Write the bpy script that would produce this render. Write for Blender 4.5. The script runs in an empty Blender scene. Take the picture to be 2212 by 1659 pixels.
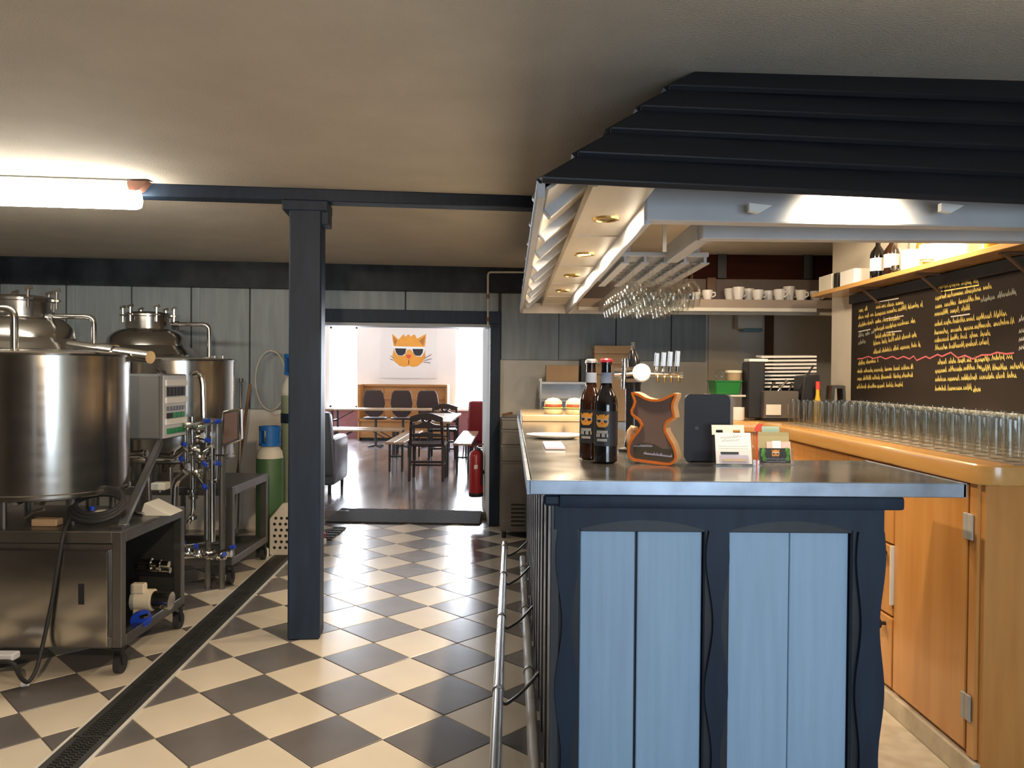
import bpy, bmesh, math, random
from mathutils import Vector, Matrix
random.seed(7)
S = bpy.context.scene
COL = S.collection
R = math.radians

# ---------------------------------------------------------------- camera
F, PITCH, ROLL, H = 1710.0, 0.0129, 0.0079, 1.40
CX, CY = 1106.0, 829.5
_rt = Vector((1, 0, 0)); _up = Vector((0, math.sin(PITCH), math.cos(PITCH)))
_fw = Vector((0, math.cos(PITCH), -math.sin(PITCH)))
_cr, _sr = math.cos(ROLL), math.sin(ROLL)
cam_d = bpy.data.cameras.new('camera')
cam_d.sensor_fit = 'HORIZONTAL'; cam_d.sensor_width = 36.0; cam_d.lens = 36.0 * F / 2212.0
cam_d.clip_start = 0.02; cam_d.clip_end = 200
cam = bpy.data.objects.new('camera', cam_d); COL.objects.link(cam)
_r = _rt * _cr + _up * _sr; _u = _up * _cr - _rt * _sr; _b = -_fw
cam.matrix_world = Matrix(((_r.x, _u.x, _b.x, 0), (_r.y, _u.y, _b.y, 0), (_r.z, _u.z, _b.z, H), (0, 0, 0, 1)))
S.camera = cam

# ---------------------------------------------------------------- world, exposure, daylight
w = bpy.data.worlds.new('world'); S.world = w; w.use_nodes = True
bg = w.node_tree.nodes['Background']
bg.inputs['Color'].default_value = (0.80, 0.90, 1.0, 1); bg.inputs['Strength'].default_value = 1.6
vs = S.view_settings
S.cycles.transparent_max_bounces = 48; S.cycles.max_bounces = 8
vs.view_transform = 'Standard'; vs.look = 'None'; vs.gamma = 1.0; vs.exposure = 0.0; vs.use_curve_mapping = False

def area(name, loc, target, sx, sy, power, col):
    d = bpy.data.lights.new(name, 'AREA'); d.shape = 'RECTANGLE'; d.size = sx; d.size_y = sy
    d.energy = power; d.color = col
    o = bpy.data.objects.new(name, d); COL.objects.link(o); o.location = loc
    o.rotation_euler = (Vector(target) - Vector(loc)).to_track_quat('-Z', 'Y').to_euler()
    return o
DAY = (0.66, 0.83, 1.0); WARM = (1.0, 0.80, 0.56)
# daylight through the window in the wall behind the viewpoint
area('daylight_rear_window', (1.2, -1.58, 1.22), (1.05, 0.4, -0.25), 1.9, 1.3, 78, DAY)
# daylight through the far wall's windows, then an added side fill
area('daylight_far_window_one', (-3.46, 16.45, 1.5), (-3.0, 9, 0.0), 0.56, 1.66, 340, (0.86, 0.92, 1.0))
area('daylight_far_window_two', (-0.85, 16.45, 1.5), (-1.2, 9, 0.0), 0.60, 1.66, 340, (0.86, 0.92, 1.0))
area('far_side_fill', (-5.1, 11.6, 1.5), (-1, 11.6, 0.3), 4.5, 1.5, 45, (0.9, 0.95, 1.0))  # added light from an unseen side opening, brightens the far room
# ceiling lamp of the room part behind the viewpoint, left of the partition
sl = bpy.data.lights.new('rear_ceiling_spot', 'SPOT'); sl.energy = 380; sl.color = (1.0, 0.74, 0.48); sl.spot_size = R(74); sl.spot_blend = 0.5; sl.shadow_soft_size = 0.05
slo = bpy.data.objects.new('rear_ceiling_spot', sl); COL.objects.link(slo); slo.location = (-0.08, -0.95, 2.3)
slo.rotation_euler = (Vector((-1.1, 3.2, 0.0)) - slo.location).to_track_quat('-Z', 'Y').to_euler()

# ---------------------------------------------------------------- helpers
def at(px, py, Y):
    """point on the depth plane y=Y that the photograph shows at pixel px,py"""
    d = _ray(px, py); return Vector((d.x * Y / d.y, Y, H + d.z * Y / d.y))
def atZ(px, py, z):
    d = _ray(px, py); k = (z - H) / d.z; return Vector((d.x * k, d.y * k, z))
def atX(px, py, X):
    d = _ray(px, py); k = X / d.x; return Vector((X, d.y * k, H + d.z * k))
def _ray(px, py):
    dx, dy = px - CX, py - CY
    u = _cr * dx + _sr * dy; v = -_sr * dx + _cr * dy
    return _rt * u - _up * v + _fw * F
def proj(p):
    v = Vector(p) - Vector((0, 0, H)); z = v.dot(_fw)
    if z < 0.05: return None
    u, t = F * v.dot(_rt) / z, -F * v.dot(_up) / z
    return (CX + _cr * u - _sr * t, CY + _sr * u + _cr * t)

def lin(c):
    c = c / 255.0
    return c / 12.92 if c <= 0.04045 else ((c + 0.055) / 1.055) ** 2.4
def rgb(r, g, b): return (lin(r), lin(g), lin(b))

MATS = {}
def M(name, col, rough=0.5, metal=0.0, var=0.0, vscale=6.0, stretch=(1, 1, 1), bump=0.0, bscale=80.0,
      coat=0.0, emit=None, estr=0.0, col2=None, detail=3.0, spec=0.5, rvar=0.0, aniso=0.0):
    m = bpy.data.materials.new(name); m.use_nodes = True
    nt = m.node_tree; p = nt.nodes['Principled BSDF']
    p.inputs['Base Color'].default_value = (*col, 1); p.inputs['Roughness'].default_value = rough
    p.inputs['Metallic'].default_value = metal; p.inputs['Specular IOR Level'].default_value = spec
    p.inputs['Coat Weight'].default_value = coat; p.inputs['Coat Roughness'].default_value = 0.12
    if emit:
        p.inputs['Emission Color'].default_value = (*emit, 1); p.inputs['Emission Strength'].default_value = estr
    tc = nt.nodes.new('ShaderNodeTexCoord'); mp = nt.nodes.new('ShaderNodeMapping')
    mp.inputs['Scale'].default_value = stretch
    nt.links.new(tc.outputs['Object'], mp.inputs['Vector'])
    n = nt.nodes.new('ShaderNodeTexNoise'); n.inputs['Scale'].default_value = vscale; n.inputs['Detail'].default_value = detail
    nt.links.new(mp.outputs['Vector'], n.inputs['Vector'])
    if var > 0 or col2:
        r = nt.nodes.new('ShaderNodeValToRGB')
        a = tuple(c * (1 - var) for c in col); b = col2 if col2 else tuple(min(1, c * (1 + var)) for c in col)
        r.color_ramp.elements[0].position = 0.32; r.color_ramp.elements[1].position = 0.68
        r.color_ramp.elements[0].color = (*a, 1); r.color_ramp.elements[1].color = (*b, 1)
        nt.links.new(n.outputs['Fac'], r.inputs['Fac']); nt.links.new(r.outputs['Color'], p.inputs['Base Color'])
    if rvar > 0:
        mr = nt.nodes.new('ShaderNodeMapRange'); mr.inputs['To Min'].default_value = max(0.02, rough - rvar)
        mr.inputs['To Max'].default_value = rough + rvar
        nt.links.new(n.outputs['Fac'], mr.inputs['Value']); nt.links.new(mr.outputs['Result'], p.inputs['Roughness'])
    if bump > 0:
        n2 = nt.nodes.new('ShaderNodeTexNoise'); n2.inputs['Scale'].default_value = bscale
        nt.links.new(mp.outputs['Vector'], n2.inputs['Vector'])
        bp = nt.nodes.new('ShaderNodeBump'); bp.inputs['Strength'].default_value = bump; bp.inputs['Distance'].default_value = 0.01
        nt.links.new(n2.outputs['Fac'], bp.inputs['Height']); nt.links.new(bp.outputs['Normal'], p.inputs['Normal'])
    MATS[name] = m
    return m
def glass(name, tint=(0.93, 0.95, 0.95), refl=1.0, rough=0.03):
    m = bpy.data.materials.new(name); m.use_nodes = True; nt = m.node_tree
    for nd in list(nt.nodes): nt.nodes.remove(nd)
    out = nt.nodes.new('ShaderNodeOutputMaterial'); mx = nt.nodes.new('ShaderNodeMixShader')
    tr = nt.nodes.new('ShaderNodeBsdfTransparent'); gl = nt.nodes.new('ShaderNodeBsdfGlossy')
    fr = nt.nodes.new('ShaderNodeLayerWeight'); fr.inputs['Blend'].default_value = 0.5
    pw = nt.nodes.new('ShaderNodeMath'); pw.operation = 'POWER'; pw.inputs[1].default_value = 3.5
    mul = nt.nodes.new('ShaderNodeMath'); mul.operation = 'MULTIPLY_ADD'; mul.inputs[1].default_value = 0.55 * refl; mul.inputs[2].default_value = 0.035; mul.use_clamp = True
    tr.inputs['Color'].default_value = (*tint, 1); gl.inputs['Roughness'].default_value = rough
    nt.links.new(fr.outputs['Facing'], pw.inputs[0]); nt.links.new(pw.outputs['Value'], mul.inputs[0]); nt.links.new(mul.outputs['Value'], mx.inputs['Fac'])
    nt.links.new(tr.outputs['BSDF'], mx.inputs[1]); nt.links.new(gl.outputs['BSDF'], mx.inputs[2])
    nt.links.new(mx.outputs['Shader'], out.inputs['Surface'])
    MATS[name] = m
    return m

ORIG = {}
class MB:
    """collects simple shapes; build() links them as one mesh object"""
    def __init__(s): s.v = []; s.f = []
    def add(s, vs, fs):
        k = len(s.v); s.v += [Vector(p) for p in vs]; s.f += [tuple(i + k for i in q) for q in fs]; return s
    def box(s, x0, x1, y0, y1, z0, z1):
        x0, x1 = min(x0, x1), max(x0, x1); y0, y1 = min(y0, y1), max(y0, y1); z0, z1 = min(z0, z1), max(z0, z1)
        return s.add([(x0, y0, z0), (x1, y0, z0), (x1, y1, z0), (x0, y1, z0), (x0, y0, z1), (x1, y0, z1), (x1, y1, z1), (x0, y1, z1)],
                     [(0, 3, 2, 1), (4, 5, 6, 7), (0, 1, 5, 4), (1, 2, 6, 5), (2, 3, 7, 6), (3, 0, 4, 7)])
    def hexa(s, b, t):
        """eight corners: bottom ring b, top ring t"""
        return s.add(list(b) + list(t), [(0, 3, 2, 1), (4, 5, 6, 7), (0, 1, 5, 4), (1, 2, 6, 5), (2, 3, 7, 6), (3, 0, 4, 7)])
    def bar(s, p, q, wx, wz, up=(0, 0, 1)):
        p, q = Vector(p), Vector(q); d = (q - p).normalized(); up = Vector(up)
        if abs(d.dot(up)) > 0.98: up = Vector((0, 1, 0))
        a = d.cross(up).normalized() * wx / 2; b = a.cross(d).normalized() * wz / 2
        return s.hexa([p - a - b, p + a - b, p + a + b, p - a + b], [q - a - b, q + a - b, q + a + b, q - a + b])
    def tube(s, pts, r, seg=8, cap=True, closed=False):
        pts = [Vector(p) for p in pts]; n = len(pts); k = len(s.v)
        rs = r if isinstance(r, (list, tuple)) else [r] * n
        prev = None
        for i, p in enumerate(pts):
            if closed: t = (pts[(i + 1) % n] - pts[i - 1])
            else: t = pts[min(i + 1, n - 1)] - pts[max(i - 1, 0)]
            t.normalize()
            if prev is None:
                a = t.orthogonal().normalized()
            else:
                a = (prev - t * prev.dot(t)); a = a.normalized() if a.length > 1e-6 else t.orthogonal().normalized()
            prev = a; b = t.cross(a)
            for j in range(seg):
                g = 2 * math.pi * j / seg
                s.v.append(p + (a * math.cos(g) + b * math.sin(g)) * rs[i])
        m = n if closed else n - 1
        for i in range(m):
            for j in range(seg):
                a0 = k + i * seg; b0 = k + ((i + 1) % n) * seg; j2 = (j + 1) % seg
                s.f.append((a0 + j, a0 + j2, b0 + j2, b0 + j))
        if cap and not closed:
            s.f.append(tuple(k + j for j in reversed(range(seg)))); s.f.append(tuple(k + (n - 1) * seg + j for j in range(seg)))
        return s
    def lathe(s, prof, c=(0, 0, 0), seg=24, axis='z', sx=1.0, sy=1.0):
        """prof: list of (radius, height); radius 0 closes with a point"""
        k0 = len(s.v); c = Vector(c); rings = []
        def put(x, y, z):
            if axis == 'z': return c + Vector((x * sx, y * sy, z))
            if axis == 'y': return c + Vector((x * sx, z, y * sy))
            return c + Vector((z, x * sx, y * sy))
        for r, h in prof:
            if r <= 1e-7:
                s.v.append(put(0, 0, h)); rings.append([len(s.v) - 1])
            else:
                ring = []
                for j in range(seg):
                    g = 2 * math.pi * j / seg
                    s.v.append(put(r * math.cos(g), r * math.sin(g), h)); ring.append(len(s.v) - 1)
                rings.append(ring)
        for a, b in zip(rings, rings[1:]):
            if len(a) == 1 and len(b) == 1: continue
            for j in range(seg):
                j2 = (j + 1) % seg
                if len(a) == 1: s.f.append((a[0], b[j2], b[j]))
                elif len(b) == 1: s.f.append((a[j], a[j2], b[0]))
                else: s.f.append((a[j], a[j2], b[j2], b[j]))
        return s
    def prism(s, poly, f0, f1):
        """poly: 2D outline; f0/f1 map (a,b) to the two end planes"""
        n = len(poly); k = len(s.v)
        s.v += [Vector(f0(a, b)) for a, b in poly] + [Vector(f1(a, b)) for a, b in poly]
        s.f.append(tuple(k + i for i in reversed(range(n)))); s.f.append(tuple(k + n + i for i in range(n)))
        for i in range(n):
            j = (i + 1) % n; s.f.append((k + i, k + j, k + n + j, k + n + i))
        return s
    def ribbon(s, pts, wdt, nrm):
        """flat stroke of width wdt lying in the plane with normal nrm"""
        nrm = Vector(nrm); pts = [Vector(p) for p in pts]; k = len(s.v)
        for i, p in enumerate(pts):
            t = (pts[min(i + 1, len(pts) - 1)] - pts[max(i - 1, 0)]).normalized(); a = t.cross(nrm).normalized() * wdt / 2
            s.v += [p - a, p + a]
        for i in range(len(pts) - 1):
            s.f.append((k + 2 * i, k + 2 * i + 1, k + 2 * i + 3, k + 2 * i + 2))
        return s
    def xf(s, mat):
        s.v = [mat @ p for p in s.v]; return s
    def build(s, name, mat, parent=None, bevel=0.0, seg=1, kind=None, label=None, sharp=35, place=None):
        off = ORIG.get(parent.name, Vector((0, 0, 0))) if parent else None
        if parent is None:
            lo = Vector((min(p.x for p in s.v), min(p.y for p in s.v), min(p.z for p in s.v)))
            hi = Vector((max(p.x for p in s.v), max(p.y for p in s.v), max(p.z for p in s.v)))
            off = Vector(((lo.x + hi.x) / 2, (lo.y + hi.y) / 2, lo.z))
        if place: off = Vector((0, 0, 0))
        me = bpy.data.meshes.new(name); me.from_pydata([p - off for p in s.v], [], s.f); me.validate()
        bm = bmesh.new(); bm.from_mesh(me)
        bmesh.ops.recalc_face_normals(bm, faces=bm.faces)
        if bevel > 0:
            ed = [e for e in bm.edges if len(e.link_faces) == 2 and e.calc_face_angle(0) > R(30)]
            bmesh.ops.bevel(bm, geom=ed, offset=bevel, segments=seg, profile=0.6, affect='EDGES', clamp_overlap=True)
        bm.to_mesh(me); bm.free()
        me.polygons.foreach_set('use_smooth', [True] * len(me.polygons))
        me.set_sharp_from_angle(angle=R(sharp))
        me.materials.append(MATS[mat] if isinstance(mat, str) else mat)
        o = bpy.data.objects.new(name, me); COL.objects.link(o)
        if place: o.location = place[0]; o.rotation_euler = (0, 0, place[1])
        elif parent is None: o.location = off
        else: o.parent = parent
        ORIG[o.name] = off
        if kind: o['kind'] = kind
        if label: o['label'] = label
        return o

def tag(o, label, cat, group=None):
    o['label'] = label; o['category'] = cat
    if group: o['group'] = group
    return o
def thing(name, label, cat, loc=(0, 0, 0), group=None, rz=None):
    """Empty at a thing's base. Parts are given in world coordinates, or in local ones when rz is set."""
    o = bpy.data.objects.new(name, None); COL.objects.link(o); o.location = loc; o.empty_display_size = 0.1
    ORIG[o.name] = Vector(loc) if rz is None else Vector((0, 0, 0))
    if rz is not None: o.rotation_euler = (0, 0, rz)
    return tag(o, label, cat, group)
def struct(o): o['kind'] = 'structure'; return o
KIDS = {}
def dup(root, loc, rz=0.0, label=None, group=None):
    kids = {}
    for o in bpy.data.objects:
        if o.parent: kids.setdefault(o.parent.name, []).append(o)
    def cp(o, par):
        c = o.copy(); COL.objects.link(c); c.parent = par
        for ch in kids.get(o.name, []): cp(ch, c)
        return c
    c = cp(root, None); c.location = loc; c.rotation_euler = (0, 0, rz)
    if label: c['label'] = label
    if group: c['group'] = group
    return c
def bend(pts, r=0.03, n=5):
    """polyline with rounded corners"""
    pts = [Vector(p) for p in pts]; out = [pts[0]]
    for a, b, c in zip(pts, pts[1:], pts[2:]):
        d0 = (a - b); d1 = (c - b); k = min(r, d0.length * 0.45, d1.length * 0.45)
        p = b + d0.normalized() * k; q = b + d1.normalized() * k
        for i in range(n + 1):
            t = i / n; out.append(p.lerp(b, t).lerp(b.lerp(q, t), t))
    out.append(pts[-1]); return out

# ---------------------------------------------------------------- materials
M('ceiling_paint', (0.60, 0.545, 0.465), 0.85, bump=0.35, bscale=140, var=0.05, vscale=3)
M('wall_cream', (0.66, 0.60, 0.50), 0.8, var=0.05, vscale=3, bump=0.1)
M('wall_white', (0.68, 0.66, 0.62), 0.8, var=0.05, vscale=3, bump=0.1)
M('far_wall', (0.80, 0.72, 0.66), 0.8, var=0.03, vscale=2)
M('far_wainscot', (0.30, 0.13, 0.14), 0.6, var=0.1, vscale=4)
M('board_grey', (0.27, 0.315, 0.345), 0.55, var=0.12, vscale=4, stretch=(6, 6, 0.6))
M('seam', (0.07, 0.08, 0.09), 0.8)
M('navy', (0.014, 0.027, 0.052), 0.5, spec=0.3, var=0.18, vscale=5, stretch=(4, 4, 0.7))
M('navy_roof', (0.0075, 0.0095, 0.015), 0.5, var=0.2, vscale=6, stretch=(0.6, 4, 4))
M('navy_mottled', (0.007, 0.009, 0.015), 0.5, spec=0.2, col2=(0.032, 0.040, 0.050), vscale=5, detail=6, stretch=(1, 1, 0.7))
M('plank_blue', (0.34, 0.50, 0.69), 0.38, var=0.05, vscale=5, stretch=(9, 9, 0.5), bump=0.05, bscale=60)
M('plank_side', (0.045, 0.052, 0.062), 0.35, var=0.2, vscale=5, stretch=(8, 8, 0.5))
M('zinc', (0.50, 0.49, 0.47), 0.17, metal=0.92, var=0.14, vscale=6, rvar=0.05)
M('zinc_edge', (0.31, 0.36, 0.44), 0.34, metal=0.55, var=0.22, vscale=9, rvar=0.08)
M('tile_cream', (0.66, 0.585, 0.47), 0.2, var=0.07, vscale=2.2, bump=0.03, bscale=30)
M('tile_dark', (0.135, 0.124, 0.122), 0.2, var=0.15, vscale=2.2, bump=0.03, bscale=30)
M('grout', (0.16, 0.12, 0.09), 0.9)
M('steel', (0.52, 0.50, 0.47), 0.2, metal=1.0, rvar=0.05, vscale=4, stretch=(1, 1, 6))
M('steel_bright', (0.66, 0.65, 0.62), 0.16, metal=1.0)
M('steel_dull', (0.25, 0.245, 0.24), 0.36, metal=1.0, var=0.12, vscale=5)
M('chrome', (0.80, 0.80, 0.80), 0.07, metal=1.0)
M('rail_steel', (0.78, 0.77, 0.74), 0.2, metal=0.9)
M('rail_white', (0.62, 0.60, 0.55), 0.4, var=0.08)
M('box_grey', (0.12, 0.12, 0.118), 0.45, var=0.06)
M('panel_white', (0.62, 0.63, 0.67), 0.5)
M('black', (0.012, 0.012, 0.013), 0.5)
M('black_gloss', (0.010, 0.010, 0.012), 0.18)
M('rubber', (0.016, 0.016, 0.018), 0.6)
M('grate_iron', (0.030, 0.030, 0.028), 0.45, var=0.2, vscale=10)
M('blue_plastic', (0.01, 0.05, 0.42), 0.35)
M('blue_guard', (0.01, 0.14, 0.48), 0.4)
M('green_led', (0.02, 0.24, 0.09), 0.45)
M('gas_green', (0.055, 0.13, 0.055), 0.45, var=0.1)
M('gas_pale', (0.30, 0.36, 0.24), 0.5, var=0.1)
M('off_white', (0.66, 0.63, 0.55), 0.6, var=0.04)
M('white', (0.80, 0.79, 0.76), 0.5, var=0.02)
M('white_beam', (0.46, 0.48, 0.51), 0.5, var=0.06, vscale=5)
M('soffit', (0.66, 0.60, 0.50), 0.32, var=0.05, vscale=5, stretch=(4, 0.6, 4))
M('brass', (0.72, 0.49, 0.18), 0.25, metal=1.0)
M('pine', (0.52, 0.225, 0.055), 0.3, col2=(0.61, 0.29, 0.085), vscale=3, detail=5, stretch=(6, 6, 0.5), coat=0.25)
M('pine_top', (0.53, 0.27, 0.075), 0.24, col2=(0.62, 0.34, 0.11), vscale=3, detail=5, stretch=(6, 0.5, 6), coat=0.4)
M('dark_brown', (0.022, 0.005, 0.002), 0.8, spec=0.1, col2=(0.032, 0.008, 0.004), vscale=4, stretch=(0.5, 4, 6))
M('brown_post', (0.12, 0.06, 0.025), 0.6, var=0.2)
M('board_wood', (0.58, 0.44, 0.27), 0.35, var=0.15, vscale=5, stretch=(0.6, 6, 6))
M('cardboard', (0.40, 0.27, 0.16), 0.8, var=0.05)
M('chalkboard', (0.022, 0.015, 0.011), 0.8, var=0.25, vscale=2, spec=0.2)
M('chalk_yellow', (0.78, 0.60, 0.16), 0.9, var=0.25, vscale=40)
M('chalk_white', (0.62, 0.58, 0.52), 0.9)
M('chalk_grey', (0.36, 0.36, 0.30), 0.9)
M('chalk_pink', (0.50, 0.11, 0.12), 0.9)
M('linoleum', (0.47, 0.39, 0.28), 0.6, col2=(0.60, 0.52, 0.39), vscale=14, detail=1)
M('mat_taupe', (0.27, 0.22, 0.165), 0.5, var=0.1)
M('porcelain', (0.78, 0.74, 0.69), 0.22)
M('bottle_brown', (0.022, 0.0075, 0.003), 0.08, coat=0.3)
M('bottle_black', (0.006, 0.005, 0.006), 0.06, coat=0.3)
M('label_dark', (0.018, 0.020, 0.026), 0.5)
M('label_print', (0.50, 0.48, 0.45), 0.7)
M('label_print_blue', (0.24, 0.28, 0.38), 0.7)
M('cap_silver', (0.62, 0.62, 0.64), 0.3, metal=0.8)
M('cap_red', (0.33, 0.015, 0.03), 0.35)
M('cat_orange', (0.72, 0.30, 0.035), 0.6, var=0.06)
M('cat_ear', (0.42, 0.15, 0.02), 0.6)
M('red_nose', (0.72, 0.06, 0.04), 0.6)
M('lens_black', (0.025, 0.02, 0.025), 0.4)
M('sign_orange', (0.50, 0.125, 0.014), 0.4, var=0.12, vscale=8)
M('sign_wood', (0.60, 0.36, 0.19), 0.4, var=0.12, vscale=8)
M('sign_face', (0.135, 0.082, 0.068), 0.5, var=0.08)
M('sign_label', (0.050, 0.040, 0.026), 0.5, var=0.2)
M('sign_print', (0.42, 0.38, 0.52), 0.7)
M('tablet', (0.010, 0.012, 0.020), 0.5, spec=0.2)
M('tablet_edge', (0.10, 0.085, 0.075), 0.5)
M('green_tub', (0.008, 0.17, 0.025), 0.35)
M('hops_green', (0.06, 0.27, 0.03), 0.6, var=0.3, vscale=30)
M('paper_olive', (0.30, 0.26, 0.13), 0.6)
M('paper_pink', (0.60, 0.42, 0.37), 0.6)
M('paper_mint', (0.26, 0.36, 0.29), 0.6)
M('paper_lilac', (0.55, 0.50, 0.60), 0.6)
M('ink', (0.20, 0.23, 0.27), 0.7)
M('red_paint', (0.36, 0.010, 0.012), 0.3, coat=0.3)
M('red_leather', (0.22, 0.012, 0.018), 0.35)
M('dark_leather', (0.085, 0.09, 0.10), 0.25)
M('chair_wood', (0.028, 0.014, 0.012), 0.35, var=0.2)
M('shell_brown', (0.045, 0.028, 0.026), 0.4)
M('settle_wood', (0.36, 0.16, 0.045), 0.45, var=0.12, vscale=4, stretch=(0.6, 4, 4))
M('bench_wood', (0.50, 0.33, 0.19), 0.3, var=0.1, vscale=4, stretch=(5, 0.6, 4), coat=0.3)
M('far_floor', (0.23, 0.205, 0.205), 0.14, var=0.12, vscale=3, stretch=(3, 0.5, 1), rvar=0.05)
M('ramp_mat', (0.035, 0.035, 0.038), 0.75, var=0.2, vscale=30, bump=0.3, bscale=200)
M('table_metal', (0.03, 0.035, 0.04), 0.4)
M('poster_paper', (0.76, 0.69, 0.635), 0.7)
M('bread', (0.80, 0.66, 0.44), 0.7, var=0.15, vscale=20)
M('tomato', (0.55, 0.07, 0.03), 0.4)
M('lettuce', (0.30, 0.40, 0.10), 0.6)
M('cyan_drip', (0.15, 0.32, 0.38), 0.4)
M('beige_motor', (0.60, 0.53, 0.40), 0.5)
M('wood_handle', (0.20, 0.11, 0.055), 0.6, var=0.15)
M('crate', (0.58, 0.53, 0.46), 0.55)
M('tube_lit', (1, 1, 1), 0.4, emit=(1.0, 0.93, 0.80), estr=44.0)
M('lamp_lit', (1, 1, 1), 0.4, emit=(1.0, 0.83, 0.58), estr=40.0)
M('lamp_off', (0.35, 0.28, 0.18), 0.15, metal=0.6)
M('fixture_body', (0.42, 0.46, 0.42), 0.5)
M('fixture_end', (0.14, 0.06, 0.04), 0.5)
M('yellow_jar', (0.65, 0.42, 0.03), 0.3)
M('label_cream', (0.78, 0.70, 0.52), 0.6)
M('amber', (0.42, 0.15, 0.02), 0.2)
M('rope', (0.55, 0.52, 0.46), 0.7)
M('shelf_taupe', (0.30, 0.235, 0.185), 0.6, var=0.06)
M('back_taupe', (0.13, 0.095, 0.08), 0.7, var=0.06)
M('hinge_grey', (0.40, 0.38, 0.35), 0.45, var=0.08)
glass('clear_glass', (0.955, 0.96, 0.955), 1.5, 0.05)
glass('window_glass', (0.97, 0.98, 1.0), 1.0, 0.01)
glass('acrylic', (0.975, 0.975, 0.98), 1.0, 0.06)
# ================================================================ THE SETTING
CEIL = 2.36
AW = R(6.3)                                   # the building's walls and beams stand turned to the bar by this angle
W0 = Vector((-0.2, 7.27, 0.0))                # right edge of the doorway, on the back wall's face
def wl(s, t, z):                              # along the back wall, towards the viewer, up -> world
    return W0 + Vector((math.cos(AW) * s + math.sin(AW) * t, math.sin(AW) * s - math.cos(AW) * t, z))

# floor: checkerboard of square tiles laid on the diagonal
floor = struct(MB().box(-6.2, 3.3, -7, 8.2, -0.15, -0.004).build('floor', 'grout'))
TH, TS, TO = R(45.33), 0.3067, Vector((-0.4914, 4.308, 0))
TA = Vector((math.cos(TH), math.sin(TH), 0)); TB = Vector((math.sin(TH), -math.cos(TH), 0))
tile_me = {}
def tile_mesh(dark):
    if dark not in tile_me:
        g = TS / 2 - 0.0022
        pts = [(-TA - TB) * g, (TA - TB) * g, (TA + TB) * g, (-TA + TB) * g]
        k = 0.985
        mb = MB(); n = [p + Vector((0, 0, -0.006)) for p in pts] + [p + Vector((0, 0, -0.0012)) for p in pts] + [p * k for p in pts]
        mb.add(n, [(0, 1, 5, 4), (1, 2, 6, 5), (2, 3, 7, 6), (3, 0, 4, 7), (4, 5, 9, 8), (5, 6, 10, 9), (6, 7, 11, 10), (7, 4, 8, 11), (8, 9, 10, 11)])
        me = bpy.data.meshes.new('tile'); me.from_pydata(mb.v, [], mb.f)
        me.materials.append(MATS['tile_dark' if dark else 'tile_cream']); tile_me[dark] = me
    return tile_me[dark]
cells = []
for a in range(-40, 45):
    for b in range(-45, 40):
        c = TO + TA * (TS * (b + 0.5)) + TB * (TS * (a + 0.5))
        if not (-6.1 < c.x < 3.0 and -2.5 < c.y): continue
        if (c - W0).dot(Vector((-math.sin(AW), math.cos(AW), 0))) > 0.25: continue
        q = proj(c)
        seen = q is not None and -70 < q[0] < 1260 and 900 < q[1] < 1780 and not (c.x > 0.22 and c.y > 2.0)
        cells.append((0 if seen else 1, c.y, (a + b) % 2 == 0, c))
cells.sort(key=lambda t: (t[0], t[1]))
rest = {True: MB(), False: MB()}
for i, (uns, _, dark, c) in enumerate(cells):
    if i < 298 and not uns:
        o = bpy.data.objects.new('tile', tile_mesh(dark)); COL.objects.link(o)
        o.parent = floor; o.location = c - floor.location
    else:
        me = tile_mesh(dark)
        rest[dark].add([v.co + c for v in me.vertices], [tuple(p.vertices) for p in me.polygons])
for dk in (True, False):
    rest[dk].build('tile_field', 'tile_dark' if dk else 'tile_cream', floor, kind='stuff')

struct(MB().box(-6.2, 3.3, -7.2, 8.3, CEIL, CEIL + 0.15).build('ceiling', 'ceiling_paint'))
struct(MB().box(-6.3, -6.1, -7.2, 8.3, 0, CEIL).build('wall_left', 'wall_white'))
struct(MB().box(-6.3, -0.1, -7.2, -7.0, 0, CEIL).build('wall_rear', 'wall_white'))
# partition behind the viewpoint with its window
mb = MB().box(-0.10, 0.3, -1.1, -1.0, 0, 2.0).box(0.0, 0.3, -1.1, -1.0, 2.0, CEIL).box(-0.10, 0.0, -0.6, -0.5, 0, CEIL).box(0.0, 0.06, -1.0, -0.5, 0, CEIL).box(0.3, 2.2, -1.1, -1.0, 0, 0.55).box(0.3, 2.2, -1.1, -1.0, 1.85, CEIL).box(0.15, 0.25, -7.0, -1.1, 0, CEIL)
struct(mb.build('wall_partition', 'wall_white'))
mb = MB().box(0.3, 2.2, -1.08, -1.02, 0.55, 0.60).box(0.3, 2.2, -1.08, -1.02, 1.80, 1.85).box(0.3, 0.35, -1.08, -1.02, 0.6, 1.8).box(2.15, 2.2, -1.08, -1.02, 0.6, 1.8).box(1.22, 1.27, -1.08, -1.02, 0.6, 1.8)
win3 = struct(mb.build('window_3', 'white'))
struct(MB().box(2.2, 3.4, -1.3, 5.46, 0, CEIL).build('wall_right', 'wall_cream'))
struct(MB().box(3.15, 3.4, 5.46, 8.3, 0, CEIL).build('wall_right_niche', 'wall_cream'))

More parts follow.
